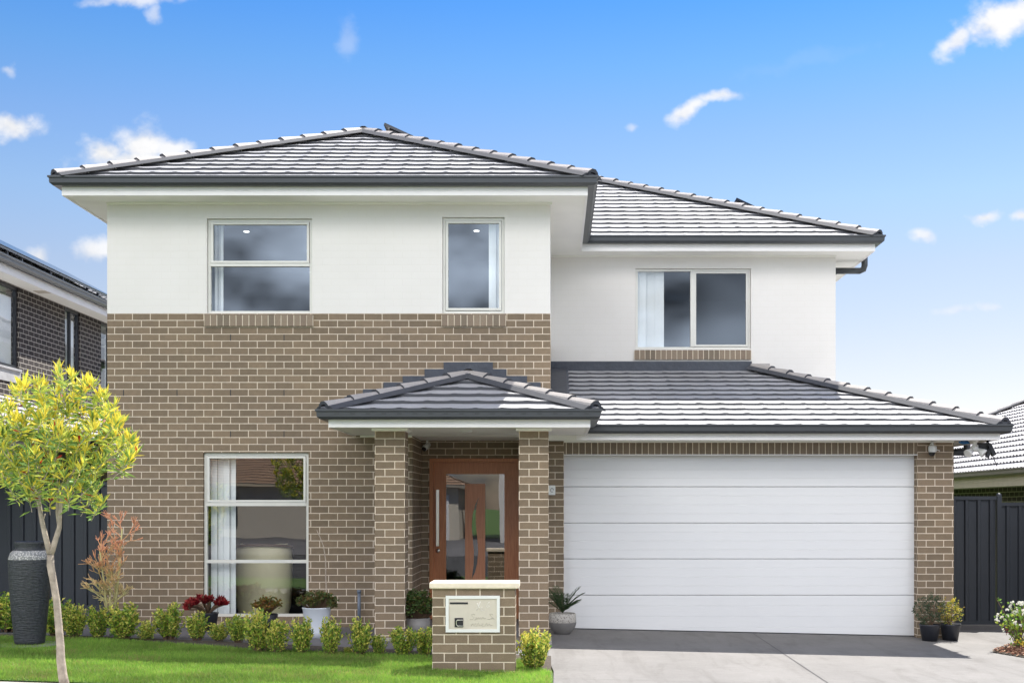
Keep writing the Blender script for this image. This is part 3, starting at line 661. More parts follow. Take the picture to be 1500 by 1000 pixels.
# garage door: five sections with fine ribs
mb = MB(); gy = 17.45; top = 2.46; bot = -.10
ys = [666, 712.5, 765.5, 818, 871, 930]
zz = [PZ((y), gy) for y in ys]; zz[0] = top; zz[-1] = bot
for i in range(5):
    a, b = zz[i + 1] + .0018, zz[i] - .0018
    n = 4; hgt = (b - a) / n
    for k in range(n):
        c0 = a + k * hgt; c1 = c0 + hgt
        g = .0035
        mb.face([(.10, gy, c0 + g), (5.02, gy, c0 + g), (5.02, gy, c1 - g), (.10, gy, c1 - g)])
        if k < n - 1:
            mb.face([(.10, gy, c1 - g), (5.02, gy, c1 - g), (5.02, gy + .0035, c1), (.10, gy + .0035, c1)]); mb.face([(.10, gy + .0035, c1), (5.02, gy + .0035, c1), (5.02, gy, c1 + g), (.10, gy, c1 + g)])
    mb.face([(.10, gy, a + .0035), (.10, gy + .03, a), (5.02, gy + .03, a), (5.02, gy, a + .0035)]); mb.face([(.10, gy, b - .0035), (5.02, gy, b - .0035), (5.02, gy + .03, b), (.10, gy + .03, b)])
mb.box(.10, 5.02, gy + .03, gy + .05, bot, top)
gd = hb(mb, 'garage_door', 'garage')
mb = MB(); mb.face([(.14, gy - .012, gz(.14) + .004), (4.98, gy - .012, gz(4.98) + .004), (4.98, gy - .012, gz(4.98) + .014), (.14, gy - .012, gz(.14) + .014)])
mb.face([(.14, gy - .012, gz(.14) + .014), (4.98, gy - .012, gz(4.98) + .014), (4.98, gy + .002, gz(4.98) + .014), (.14, gy + .002, gz(.14) + .014)]); hb(mb, 'bottom_seal', 'black', gd)

# downpipes
mb = MB(); xo = 5.17; yo = 21.0
mb.tube([(xo, yo, 5.92), (xo, yo, 5.72), (xo - .02, yo, 5.655), (xo - .08, yo, 5.63), (4.66, yo, 5.63)], .052, 12); mb.tube([(4.70, yo, 5.63), (4.64, yo + .3, 5.60), (4.64, yo + .32, 5.5), (4.64, yo + .32, 3.3)], .05, 12); hb(mb, 'downpipe', 'gutter')
mb = MB(); mb.tube([(5.99, 18.3, 2.70), (5.99, 18.3, 2.54), (5.95, 18.3, 2.50), (5.56, 18.3, 2.50), (5.54, 18.3, 2.4), (5.54, 18.3, -.1)], .05, 12); hb(mb, 'downpipe', 'gutter')

# ------------------------------------------------------------------ blinds and chair behind the glass
def blind(x0, x1, z0, z1, y, n, label, tilt=.035):
    mb = MB(); w = (x1 - x0) / n
    for i in range(n):
        a = x0 + i * w; b = a + w * 1.04; t = tilt * (1 if i % 2 else .4)
        mb.face([(a, y + t, z0), (b, y, z0), (b, y, z1), (a, y + t, z1)]); mb.face([(a, y + t + .004, z1), (b, y + .004, z1), (b, y + .004, z0), (a, y + t + .004, z0)])
    mb.box(x0, x1, y, y + .04, z1, z1 + .03)
    o = mb.build('vertical_blind', 'curtain', None, ((x0 + x1) / 2, y, z0)); tag(o, label, 'blind'); return o
blind(WA[0] + .05, PX(327, 17.2), WA[2] + .01, WA[3] + .05, 17.2, 3, 'white vertical blind drawn to the left side of the two-part upstairs window')
blind(PX(716, 17.2), WB[1] - .03, WB[2] + .01, WB[3] + .05, 17.2, 2, 'white vertical blind at the right edge of the narrow upstairs window')
blind(WC[0] + .05, PX(345, 17.2), WC[2] + .02, WC[3] + .05, 17.2, 4, 'pale blue-white vertical blind behind the tall ground floor window')
blind(WD[0] + .03, PX(972, Y2 + .15), WD[2] + .01, WD[3] + .05, Y2 + .15, 3, 'white vertical blind in the sliding window above the garage roof')
ch = thing('armchair', 'beige high-backed armchair with dark rim seen through the tall ground floor window', 'armchair', (-4.1, 17.9, .16))
mb = MB()
def shellpt(a, r, z, cx=-4.12, cy=17.95): return (cx + r * 1.0 * math.sin(a), cy - .28 * math.cos(a) * (r / .41), z)
prof = [(.34, .16), (.385, .3), (.40, .6), (.41, .95), (.40, 1.10), (.33, 1.19)]
for i in range(len(prof) - 1):
    for k in range(20):
        a0 = -1.9 + 3.8 * k / 20; a1 = -1.9 + 3.8 * (k + 1) / 20
        mb.face([shellpt(a0, prof[i][0], prof[i][1]), shellpt(a1, prof[i][0], prof[i][1]), shellpt(a1, prof[i + 1][0], prof[i + 1][1]), shellpt(a0, prof[i + 1][0], prof[i + 1][1])], smooth=True)
mb.build('backrest', 'beige', ch, (-4.1, 17.9, .16))
mb = MB(); mb.tube([shellpt(-1.9 + 3.8 * k / 20, .40, 1.14 + .035 * math.cos(-1.9 + 3.8 * k / 20)) for k in range(21)], .022, 8); mb.build('rim', 'brownrim', ch, (-4.1, 17.9, .16))
mb = MB(); mb.lathe([(0, .45), (.30, .45), (.34, .50), (.32, .58), (0, .62)], (-4.12, 18.15, 0), 24); mb.lathe([(.02, .17), (.3, .17), (.3, .45), (.0, .45)], (-4.12, 18.15, 0), 24); mb.build('seat', 'beige', ch, (-4.1, 17.9, .16))

# ------------------------------------------------------------------ small fittings
def at(mb, name, mats, label, cat, origin, group=None):
    o = mb.build(name, mats, None, origin); return tag(o, label, cat, group)
# dome camera on the right garage pier
d = 17.2; cx = PX(1366, d); cz = PZ(659, d)
t = thing('security_camera', 'small white dome security camera on the brick pier right of the garage door', 'camera', (cx, 17.29, cz))
mb = MB(); mb.lathe([(0, .06), (.045, .06), (.056, .045), (.056, -.01), (.045, -.03)], (cx, d, cz), 18); mb.tube([(cx, 17.29, cz + .075), (cx, 17.2, cz + .085), (cx, d, cz + .06)], .02, 8)
mb.tube([(cx, 17.22, cz + .13), (cx, 17.22, cz + .08)], .012, 6); mb.tube([(cx + .05, d, cz + .01), (cx + .1, d, cz - .01)], .006, 6); mb.build('body', 'white', t, (cx, 17.29, cz))
mb = MB(); mb.lathe([(.045, -.03), (.04, -.06), (.022, -.08), (0, -.085)], (cx - .01, d - .005, cz), 16); mb.build('lens', 'black', t, (cx, 17.29, cz))
# porch camera
d = 18.05; cx = PX(622.5, d); cz = PZ(655, d)
t = thing('security_camera', 'small white camera with black lens under the porch ceiling, left above the front door', 'camera', (cx, 18.1, 2.66))
mb = MB(); mb.tube([(cx + .03, d, 2.663), (cx + .03, d, cz + .03)], .014, 8); mb.tube([(cx + .05, d + .03, cz + .045), (cx + .01, d - .05, cz + .0), (cx, d - .08, cz - .02)], [.035, .042, .04], 12); mb.build('body', 'white', t, (cx, 18.1, 2.66))
mb = MB(); mb.tube([(cx, d - .081, cz - .02), (cx - .01, d - .095, cz - .04)], [.034, .03], 12); mb.build('lens', 'black', t, (cx, 18.1, 2.66))
# twin floodlight under right eave
d = 17.15; cx = PX(1428, d); cz = PZ(655, d)
t = thing('floodlight', 'cream twin-head sensor floodlight under the right end of the garage eave', 'floodlight', (cx, d, 2.612))
mb = MB(); mb.lathe([(0, 2.612), (.055, 2.612), (.055, 2.59), (.03, 2.575), (.03, 2.55)], (cx, d, 0), 16); mb.lathe([(.02, 2.56), (.045, 2.545), (.05, 2.50), (.035, 2.465), (0, 2.455)], (cx, d, 0), 16); mb.build('sensor_body', 'white', t, (cx, d, 2.612))
for s in (-1, 1):
    mb = MB(); a = V((cx + s * .03, d, 2.50)); b = V((cx + s * .115, d - .05, 2.425))
    mb.tube([a, a.lerp(b, .4), a.lerp(b, .8), b], [.02, .035, .058, .06], 14); mb.build('lamp_head', 'white', t, (cx, d, 2.612))
# black camera mount with thin rod
cx = PX(1450, d)
t = thing('bracket_camera', 'black bullet camera with a thin hanging rod beside the floodlight under the eave', 'camera', (cx, d, 2.612))
mb = MB(); mb.tube([(cx - .03, d, 2.612), (cx - .03, d, 2.48)], .018, 8); mb.obox((cx - .085, d + .03, 2.52), (.075, 0, 0), (0, .05, 0), (.0, 0, .06)); mb.obox((cx + .01, d - .03, 2.48), (.035, 0, -.075), (0, .04, 0), (.022, 0, .012)); mb.obox((cx - .03, d - .03, 2.44), (.02, 0, .06), (0, .03, 0), (-.02, 0, .008)); mb.build('body', 'black', t, (cx, d, 2.612))
mb = MB(); mb.tube([(cx + .01, d - .02, 2.45), (cx + .09, d - .02, 2.26)], .006, 6); mb.build('rod', 'black', t, (cx, d, 2.612))
mb = MB(); mb.tube([(PX(1408, d), d + .1, 2.595), (PX(1414, d), d + .1, 2.575), (PX(1424, d), d + .1, 2.58), (PX(1421, d), d + .1, 2.60), (PX(1411, d), d + .1, 2.60)], .012, 8)
at(mb, 'cable_coil', 'blue', 'short coil of blue cable tucked under the eave by the floodlight', 'cable', (PX(1415, d), d + .1, 2.6))
# cream wall plate left of the garage door
cx = PX(807.5, 17.28); cz = PZ(717.5, 17.28); mb = MB(); mb.box(cx - .05, cx + .055, 17.272, 17.29, cz - .065, cz + .065)
t = thing('wall_plate', 'small cream square plate on the brick strip left of the garage door', 'wall plate', (cx, 17.28, cz)); mb.build('plate', 'plateframe', t, (cx, 17.28, cz))
mb = MB(); mb.tube([(cx + .022 * math.cos(a * .5) + .01, 17.270, cz + .026 * math.sin(a * .5)) for a in range(0, 12)], .004, 5); mb.build('round_mark', 'pot_grey', t, (cx, 17.28, cz))
# pvc pipe stub
px_ = PX(526, 16.9); mb = MB(); mb.tube([(px_, 16.9, gz(px_) - .02), (px_, 16.9, PZ(866, 16.9))], .022, 10); mb.tube([(px_, 16.9, PZ(868, 16.9)), (px_, 16.9, PZ(863.5, 16.9))], .028, 10)
at(mb, 'standpipe', 'pipe', 'short blue-grey plastic pipe standing against the wall left of the porch', 'pipe', (px_, 16.9, gz(px_)))

# ------------------------------------------------------------------ letterbox
LO = (-.80, 12.7, .04)
t = thing('letterbox', 'brown brick letterbox pier with cream capstone on the front lawn', 'letterbox', LO)
def lb(mb, n, m, p=None): return mb.build(n, m, p or t, LO)
mb = MB(); mb.box(-1.22, -.388, 12.7, 13.1, -.02, .887, uoff=-1.22, voff=-.887); body = lb(mb, 'pier', 'brick')
bm = bmesh.new(); bmesh.ops.create_cube(bm, size=1.0); bmesh.ops.scale(bm, vec=(.90, .47, .062), verts=bm.verts); bmesh.ops.translate(bm, vec=(-.798 - LO[0], 12.895 - LO[1], .918 - LO[2]), verts=bm.verts)
bmesh.ops.bevel(bm, geom=bm.edges[:], offset=.014, segments=3, affect='EDGES', profile=.6)
me = bpy.data.meshes.new('capstone'); bm.to_mesh(me); bm.free(); me.materials.append(M['stone']); o = bpy.data.objects.new('capstone', me); COL.objects.link(o); o.parent = t
dl = 12.69; zq = lambda X, Y: (PX(650 + X / 16.667, dl), PZ(868 + Y / 16.667, dl))
fx0, fz1 = zq(50, 65); fx1, fz0 = zq(1370, 955)
mb = MB(); ring(mb, fx0, fx1, fz0, fz1, 12.675, 12.70, .030); pf = lb(mb, 'panel_frame', 'plateframe')
mb = MB(); mb.box(fx0 + .03, fx1 - .03, 12.688, 12.70, fz0 + .03, fz1 - .03); a, b = zq(150, 300); c, d_ = zq(590, 860); mb.box(a, c, 12.684, 12.688, d_, b); lb(mb, 'face_plate', 'plate')
a, b = zq(150, 225); c, d_ = zq(590, 270); mb = MB(); mb.box(a, c, 12.6835, 12.6875, d_, b); lb(mb, 'mail_slot', 'black')
a, b = zq(268, 605); c, d_ = zq(478, 830); mb = MB(); mb.box(a, c, 12.678, 12.684, d_, b); lk = lb(mb, 'latch', 'black')
mb = MB(); mb.tube([(zq(*p)[0], 12.674, zq(*p)[1]) for p in ((470, 655), (335, 655), (310, 690), (310, 760), (340, 800), (470, 800))], .004, 6); lb(mb, 'latch_ring', 'chrome', lk)
mb = MB()
def scribble(pts, r=.0022, y=12.6872): mb.tube([(zq(*p)[0], y, zq(*p)[1]) for p in pts], r, 5)
rr = random.Random(5)
scribble([(640, 640), (700, 645), (745, 600), (690, 560), (680, 525), (730, 510), (765, 535)]); scribble([(745, 660), (790, 640), (790, 590), (815, 640), (850, 590), (860, 635), (900, 600), (910, 640), (960, 590), (985, 630), (1020, 615)])
scribble([(1070, 640), (1120, 640), (1190, 600), (1150, 560), (1120, 520), (1180, 510), (1200, 535)]); scribble([(1170, 640), (1210, 600), (1230, 640)])
scribble([(670, 800), (720, 740), (740, 800), (775, 740), (800, 810), (850, 720), (870, 800), (920, 790), (960, 740), (940, 820), (1000, 800), (1050, 730), (1070, 800), (1120, 750), (1140, 800), (1190, 780)])
lb(mb, 'engraved_lettering', 'engrave')
mb = MB(); scribble([(800, 420), (850, 320), (895, 205)], .003); scribble([(815, 240), (850, 330), (910, 395)], .003); scribble([(1125, 215), (1080, 240), (1075, 290), (1120, 320), (1060, 350), (1050, 300)], .003); scribble([(1000, 410), (900, 430), (940, 330)], .002)
lb(mb, 'engraved_number', 'engrave_hi')

# ------------------------------------------------------------------ fences
def fence_sheet(mb, x0, x1, y, z0, z1, pitch=.19):
    x = x0; off = 0
    pts = []
    while x < x1 - 1e-4:
        for dx, o in ((0, 0), (.075, 0), (.09, .032), (.13, .032), (.145, 0)):
            if x + dx < x1: pts.append((x + dx, y - o + .016))
        x += pitch
    pts.append((x1, y + .016))
    for i in range(len(pts) - 1):
        (a, ya), (b, yb) = pts[i], pts[i + 1]; mb.face([(a, ya, z0), (b, yb, z0), (b, yb, z1), (a, ya, z1)]); mb.face([(b, yb + .003, z0), (a, ya + .003, z0), (a, ya + .003, z1), (b, yb + .003, z1)])
def fence(name, x0, x1, y, z0, z1, label, cat, posts=()):
    o = ((x0 + x1) / 2, y, z0); t = thing(name, label, cat, o)
    mb = MB(); fence_sheet(mb, x0 + .005, x1 - .002, y, z0 + .05, z1 - .04); mb.build('steel_sheet', 'fence', t, o)
    for za in (z0 + .0, z1 - .05): mb = MB(); mb.box(x0, x1, y - .025, y + .03, za, za + .055); mb.build('rail', 'fence', t, o)
    for xp in posts: mb = MB(); mb.box(xp - .035, xp + .035, y - .035, y + .035, z0 - .05, z1 + .03); mb.lathe([(.04, z1 + .03), (.035, z1 + .045), (0, z1 + .06)], (xp, y, 0), 12); mb.build('post', 'fence', t, o)
    return t
zl = gz(-7) ; fence('steel_fence', -11.3, -6.04, 18.9, zl, PZ(706, 18.9), 'dark steel panel fence between the left neighbour and the brown brick wall', 'fence', (-6.08, -8.70, -11.26))
# second panel stepped to the left of it
dg = 19.5; fence('steel_gate', 5.5, PX(1459, dg), dg, gz(6) - .0, PZ(727, dg), 'tall dark steel side gate directly right of the garage pier', 'gate')
gp = PX(1463, dg); mb = MB(); mb.box(gp - .035, gp + .035, dg - .04, dg + .04, gz(6.9) - .03, PZ(725, dg)); mb.lathe([(.04, PZ(725, dg)), (.036, PZ(724, dg) + .01), (0, PZ(724, dg) + .025)], (gp, dg, 0), 12)
at(mb, 'gate_post', 'fence', 'square dark steel post with a domed cap between side gate and right fence', 'post', (gp, dg, gz(6.9)))
fence('steel_fence', PX(1467, dg), 10.5, dg + .05, gz(7) , PZ(736, dg), 'lower dark ribbed steel fence at the right edge behind the rose bush', 'fence')
mb = MB(); mb.box(5.5, 10.5, dg - .06, dg + .1, gz(7) - .15, gz(6) - .0); tag(mb.build('retaining_plinth', 'pot_grey'), 'low grey concrete plinth under the right side gate', 'plinth')

# ------------------------------------------------------------------ left neighbour
NO = (-11.5, 24, 0); NX = -9.95; NB = thing('neighbour_house', 'two storey dark brick house with black gutters on the left', 'house', NO)
def nbp(mb, n, m, p=None): return mb.build(n, m, p or NB, NO)
def nd_(px): return -NX * F / (CX - px)
wy = [(20.4, nd_(28)), (nd_(95), nd_(118)), (nd_(148), nd_(148) + 1.3)]
mb = MB(); mb.wall(15, 34, 2.6, 5.82, NX, -.25, [(a, b, 4.27, 5.79) for a, b in wy], side='x'); mb.box(-18, NX - .25, 33.8, 34, 0, 5.82); mb.box(-18, NX - .25, 15, 15.2, 0, 5.82)
nbp(mb, 'brick_wall', 'dark_brick')
for i, (a, b) in enumerate(wy):
    mb = MB(); xw = NX - .10
    for (ya, yb, za, zb) in ((a, a + .06, 4.27, 5.79), (b - .06, b, 4.27, 5.79), (a + .06, b - .06, 4.27, 4.33), (a + .06, b - .06, 5.73, 5.79), ((a + b) / 2 - .05, (a + b) / 2 + .0, 4.33, 5.73)): mb.box(xw, xw + .06, ya, yb, za, zb)
    w = nbp(mb, 'window', 'darkframe'); mb = MB(); mb.box(xw + .02, xw + .026, a + .06, b - .06, 4.33, 5.73); nbp(mb, 'pane', 'glass', w)
    mb = MB(); mb.box(xw - .03, xw - .02, (a + b) / 2 - .05, b - .07, 4.33, 5.60); nbp(mb, 'roller_blind', 'curtain', w)
    if i == 0: mb = MB(); mb.box(NX - .02, NX + .02, a - .1, b + .02, 4.0, 4.22); mb.box(NX - .02, NX + .05, a - .1, b + .02, 4.22, 4.26); nbp(mb, 'sill', 'greytrim', w)
mb = MB(); mb.box(-14, NX - 1.6, 15.3, 33.7, 2.7, 5.8); nbp(mb, 'interior_room', 'roomdark')
mb = MB()
tile_plane(mb, (-9.42, 14.5, 5.98), (0, 1, 0), (-1, 0, 0), .54, 20.5, 5, [((-9.42, 35, 0), V((-1, 1, 0)))]); tile_plane(mb, (-9.42, 35, 5.98), (-1, 0, 0), (0, -1, 0), .54, 10, 5, [((-9.42, 35, 0), V((1, -1, 0)))])
nr = nbp(mb, 'roof', ['tile', 'shaded_tile_edge'])
PN = [(-19, 14.45), (-9.5, 14.45), (-9.5, 35.1), (-19, 35.1)]
mb = MB(); gutter(mb, PN, 6.03); nbp(mb, 'gutter', 'gutter', nr)
mb = MB(); fascia(mb, PN, 5.76, 5.92); nbp(mb, 'fascia', 'trim', nr)
mb = MB(); mb.box(NX, -9.53, 14.5, 35, 5.80, 5.81); mb.box(-18, NX, 34, 35, 5.80, 5.81); nbp(mb, 'eave_lining', 'soffit', nr)
mb = MB(); mb.box(NX + .10, NX + .34, 23.9, 24.15, 5.79, 5.80); nbp(mb, 'eave_vent', 'render', nr)
# lower roof
mb = MB(); tile_plane(mb, (-7.62, 17.0, 2.78), (0, 1, 0), (-1, 0, 0), .40, 17, 2.33, []); lr = nbp(mb, 'lower_roof', ['light_tile', 'shaded_tile_edge'])
PL = [(-7.66, 17.0), (-7.66, 34)]
mb = MB(); gutter(mb, PL, 2.80); nbp(mb, 'gutter', 'gutter', lr); mb = MB(); fascia(mb, PL, 2.58, 2.70); nbp(mb, 'fascia', 'trim', lr); mb = MB(); mb.box(-8.1, -7.69, 17.0, 34, 2.6, 2.61); mb.box(-9.95, -8.1, 17.0, 18.95, 2.6, 2.61); nbp(mb, 'eave_lining', 'soffit', lr)
mb = MB(); mb.box(-8.3, -8.1, 18.95, 34, -.1, 2.6); nbp(mb, 'rendered_wall', 'render')
mb = MB(); mb.box(NX - .02, -8.3, 18.95, 19.15, -.1, 2.9); nbp(mb, 'front_wall', 'render')
sl = math.atan(.54)
for i in range(7):
    y0 = 15.2 + i * 1.95; y1 = y0 + 1.93
    SO = (-9.6, (y0 + y1) / 2, 6.1); t = thing('solar_panel', 'x', 'solar panel', SO, 'solar panels in a row along the left roof')
    c = V((-10.42, (y0 + y1) / 2, 5.98 + 1.0 * .54 + .16)); ax = V((-math.cos(sl), 0, math.sin(sl))) * .75
    mb = MB(); mb.obox(c, ax, (0, (y1 - y0) / 2 - .01, 0), V((math.sin(sl), 0, math.cos(sl))) * .018); mb.build('panel', 'solar', t, SO)
    mb = MB(); e = c - ax; mb.obox((e.x - .01, e.y, e.z), (.012, 0, 0), (0, (y1 - y0) / 2, 0), (0, 0, .026)); mb.build('rim', 'gutter', t, SO)
    for yy in (y0 + .3, y1 - .3): mb = MB(); mb.obox((e.x - .06, yy, e.z - .06), (.02, 0, 0), (0, .02, 0), (0, 0, .06)); mb.build('bracket', 'darkframe', t, SO)
    t['label'] = 'black framed solar panel in the row raised above the left neighbour\'s gutter'

# small solar panels just showing over the hips of the house roof
def hip_panel(px, X0, Y0, Z0, label, h=.11):
    # solve point on hip (X0-s, Y0+s)
    k = (px - CX) / F; s = (X0 - k * Y0) / (1 + k); X, Y, Z = X0 - s, Y0 + s, Z0 + TS * s
    ax = V((1, 0, -TS)).normalized(); n = V((TS, 0, 1)).normalized()
    c = V((X, Y, Z)) + V((.36, .95, -.36 * TS)) + n * (h + .02); O = tuple(c)
    mb = MB(); mb.obox(c, ax * .55, (0, .85, 0), n * .02); t = thing('solar_panel', label, 'solar panel', O); mb.build('panel', 'solar', t, O)
    for dy_ in (-.6, .6): mb = MB(); mb.obox(c - n * .07 + V((0, dy_, 0)), ax * .5, (0, .02, 0), n * .03); mb.build('mounting_rail', 'darkframe', t, O)
hip_panel(566, XR, E1, ZE, 'dark solar panel corner peeking over the top right hip of the upper front roof', .20)
hip_panel(1085, XR2, E2, ZE, 'dark solar panel corner peeking over the hip of the right upper roof', .16)

# ------------------------------------------------------------------ right neighbour
RO = (12, 28, 0); RB = thing('neighbour_house', 'single storey house on the right with pale sunlit ribbed tile roof and taupe gutters', 'house', RO)
def rbp(mb, n, m, p=None): return mb.build(n, m, p or RB, RO)
RX = 8.0; RZ = 2.36; RS = .46; RYB = 38.4; RW = 5.2; RYF = 12.0
mb = MB(); kw = dict(tw=.17, gauge=.33, butt=.035, hump=.016, hw=.5, seg=6)
tile_plane(mb, (RX, RYB, RZ), (0, -1, 0), (1, 0, 0), RS, RYB - RYF, RW, [((RX, RYB, 0), V((1, 1, 0))), ((RX, RYF, 0), V((1, -1, 0)))], **kw)
tile_plane(mb, (RX, RYF, RZ), (1, 0, 0), (0, 1, 0), RS, 2 * RW, RW, [((RX, RYF, 0), V((-1, 1, 0))), ((RX + 2 * RW, RYF, 0), V((1, 1, 0)))], **kw)
tile_plane(mb, (RX + 2 * RW, RYF, RZ), (0, 1, 0), (-1, 0, 0), RS, RYB - RYF, RW, [((RX + 2 * RW, RYF, 0), V((-1, -1, 0))), ((RX + 2 * RW, RYB, 0), V((-1, 1, 0)))], **kw)
rr_ = rbp(mb, 'roof', ['light_tile', 'shaded_tile_edge']); mb = MB(); zr = RZ + RS * RW
caps(mb, (RX, RYB, RZ + .05), (RX + RW, RYB - RW, zr + .05)); caps(mb, (RX, RYF, RZ + .05), (RX + RW, RYF + RW, zr + .05)); caps(mb, (RX + RW, RYF + RW, zr + .05), (RX + RW, RYB - RW, zr + .05)); rbp(mb, 'ridge_capping', ['cap', 'cap', 'bed'], rr_)
PR = [(RX + .1, RYB), (RX + .1, RYF + .1), (RX + 2 * RW, RYF + .1)]
mb = MB(); gutter(mb, PR, RZ + .03); rbp(mb, 'gutter', 'taupe', rr_); mb = MB(); fascia(mb, PR, RZ - .28, RZ - .08); rbp(mb, 'fascia', 'render', rr_)
mb = MB(); mb.box(RX + .13, RX + .6, RYF + .2, RYB, RZ - .26, RZ - .25); rbp(mb, 'eave_lining', 'soffit', rr_)
mb = MB(); mb.box(RX + .6, RX + 2 * RW - .6, RYF + .6, RYB - .5, -.4, RZ - .24); rbp(mb, 'brick_wall', 'dark_brick')

# ------------------------------------------------------------------ opposite side of the street (seen only in the glass)
OO = (-12, -24, 0); OB = thing('opposite_house', 'single storey house across the street, mirrored in the windows', 'house', OO)
def obp(mb, n, m, p=None): return mb.build(n, m, p or OB, OO)
M['tan_tile'] = tile_mat('tan_tile', (.33, .20, .12), .6)
mb = MB(); mb.box(-20, -4.5, -34, -24, -.1, 2.7); obp(mb, 'wall', 'render')
mb = MB(); mb.box(-9.6, -5, -23.98, -23.9, .0, 2.3); obp(mb, 'garage_door', 'garage'); mb = MB(); mb.box(-17, -14.5, -23.98, -23.9, .8, 2.2); obp(mb, 'window', 'darkframe')
mb = MB(); tile_plane(mb, (-4, -23.4, 2.8), (-1, 0, 0), (0, -1, 0), .42, 16.6, 5.6, [((-4, -23.4, 0), V((1, -1, 0))), ((-20.6, -23.4, 0), V((-1, -1, 0)))]); tile_plane(mb, (-4, -34.6, 2.8), (0, 1, 0), (-1, 0, 0), .42, 11.2, 5.6, [((-4, -34.6, 0), V((-1, -1, 0))), ((-4, -23.4, 0), V((-1, 1, 0)))]); obp(mb, 'roof', ['tan_tile', 'shaded_tile_edge'])
OP = (10, -24, 0); OB2 = thing('opposite_house', 'white two storey house across the street, mirrored in the door glass', 'house', OP)
mb = MB(); mb.box(-2.6, 12, -34, -24, -.1, 5.6); mb.build('wall', 'painted', OB2, OP); mb = MB(); mb.box(0, 4.6, -23.98, -23.9, 0, 2.3); mb.build('garage_door', 'taupe', OB2, OP)
mb = MB(); tile_plane(mb, (12.6, -23.4, 5.7), (-1, 0, 0), (0, -1, 0), .42, 15.8, 5.6, [((12.6, -23.4, 0), V((1, -1, 0))), ((-3.2, -23.4, 0), V((-1, -1, 0)))]); mb.build('roof', ['tile', 'shaded_tile_edge'], OB2, OP)

# ------------------------------------------------------------------ plants
def rv(s=1): return V((random.gauss(0, s), random.gauss(0, s), random.gauss(0, s)))
def jc(c, j=.15):
    k = 1 + random.uniform(-j, j); return (c[0] * k * (1 + random.uniform(-.08, .08)), c[1] * k, c[2] * k)
GREEN = (.17, .31, .05); LIME = (.40, .50, .07); YEL = (.70, .65, .14); DG = (.045, .085, .02)
def shrub_mesh(w, h, n_st, seed, yel=.5):
    random.seed(seed); f = MB(); s = MB()
    for i in range(n_st):
        a = random.uniform(0, 6.28); r = math.sqrt(random.random()) * w * .42; top = h * random.uniform(.55, 1.0) * (1 - .35 * (r / (w * .5)) ** 2)
        b0 = V((r * .35 * math.cos(a), r * .35 * math.sin(a), 0)); b1 = V((r * math.cos(a), r * math.sin(a), top))
        s.tube([b0, b0.lerp(b1, .5) + V((0, 0, .01)), b1], [.004, .003, .0015], 4, cap=False)
        nl = int(26 * top / .3) + 8
        for k in range(nl):
            t = .12 + .88 * (k + random.random()) / nl; p = b0.lerp(b1, t) + rv(.008)
            d = V((math.cos(k * 2.4), math.sin(k * 2.4), .5 + .8 * t)) + rv(.25)
            tipness = t * top / h
            c = jc(YEL, .2) if random.random() < yel * (.25 + .75 * tipness) else (jc(LIME, .2) if random.random() < .5 else jc(GREEN, .25))
            f.leaf(p, d, random.uniform(.030, .050), random.uniform(.018, .027), c)
    return f, s
shr = {}
def shrub_proto(kind, w, h, n, seed, yel):
    t = thing('box_shrub', 'x', 'shrub', (0, 0, 0), 'small clipped shrubs along the lawn edge'); f, s = shrub_mesh(w, h, n, seed, yel)
    f.build('foliage', 'leaf', t); s.build('stems', 'stem', t); return t
# (px centre, base py, width px, height px, label)
SH = [(6, 925, 66, 56, 'leafy green shrub half cut by the left edge, left of the dark urn', .25, -7.05), (84, 930, 46, 54, 'green shrub between the dark urn and the slim tree trunk', .3, None), (109, 934, 34, 44, 'yellow-tipped shrub just right of the slim tree trunk', .6, None),
      (143, 935, 32, 44, 'narrow shrub in front of the left end of the dark fence', .5, None), (180, 936, 50, 48, 'wide shrub hiding the pot of the orange stick plant', .45, None), (214, 937, 28, 26, 'low round shrub right below the orange stick plant', .6, None),
      (249, 936, 42, 48, 'upright shrub in front of the bare brick between stick plant and red succulent', .45, None), (289, 937, 30, 38, 'small shrub in front of the left side of the red succulent pot', .5, None), (320, 938, 30, 24, 'very low shrub below the right side of the red succulent', .7, None),
      (350, 940, 32, 40, 'green shrub under the left part of the tall window', .3, None), (381, 954, 44, 56, 'bushy yellow-green shrub under the middle of the tall window', .6, None), (405, 956, 36, 46, 'yellow-green shrub left of the white tapered pot', .7, None), (442, 957, 36, 48, 'shrub in front of the left side of the white tapered pot', .55, None),
      (483, 959, 34, 50, 'shrub in front of the right side of the white tapered pot', .5, None), (526, 960, 34, 50, 'shrub in front of the blue-grey pipe', .5, None), (510, 958, 12, 10, 'tiny seedling shrub left of the blue-grey pipe', .6, None), (557, 959, 22, 30, 'small green shrub at the foot of the left porch pillar', .25, None),
      (593, 960, 36, 42, 'dense shrub right of the left porch pillar', .5, None), (623, 961, 32, 42, 'shrub tucked against the left side of the letterbox', .45, None)]
protos = [shrub_proto(i, .40, .44, 38, 11 + i, y) for i, y in enumerate((.3, .5, .68, .42, .6))]
used = set()
for (px, by, wpx, hpx, lab, yel, fx) in SH:
    k = 0 if yel < .38 else (random.choice((1, 3)) if yel < .56 else random.choice((2, 4)))
    # base on ground
    dd = 14.5
    for _ in range(6): dd = (EYE - gz(PX(px, dd)) - .005) * F / (by - CY)
    x = PX(px, dd); loc = (x, dd, gz(x) + .006)
    o = protos[k] if k not in used else copy_tree(protos[k]); used.add(k)
    o.location = loc; sx = wpx * dd / F / .315 * 1.12; sz = hpx * dd / F / .41 * 1.06; o.scale = (sx, sx, sz); o.rotation_euler.z = random.uniform(0, 6.28); o['label'] = lab
for k in range(5):
    if k not in used: print('unused shrub proto', k)
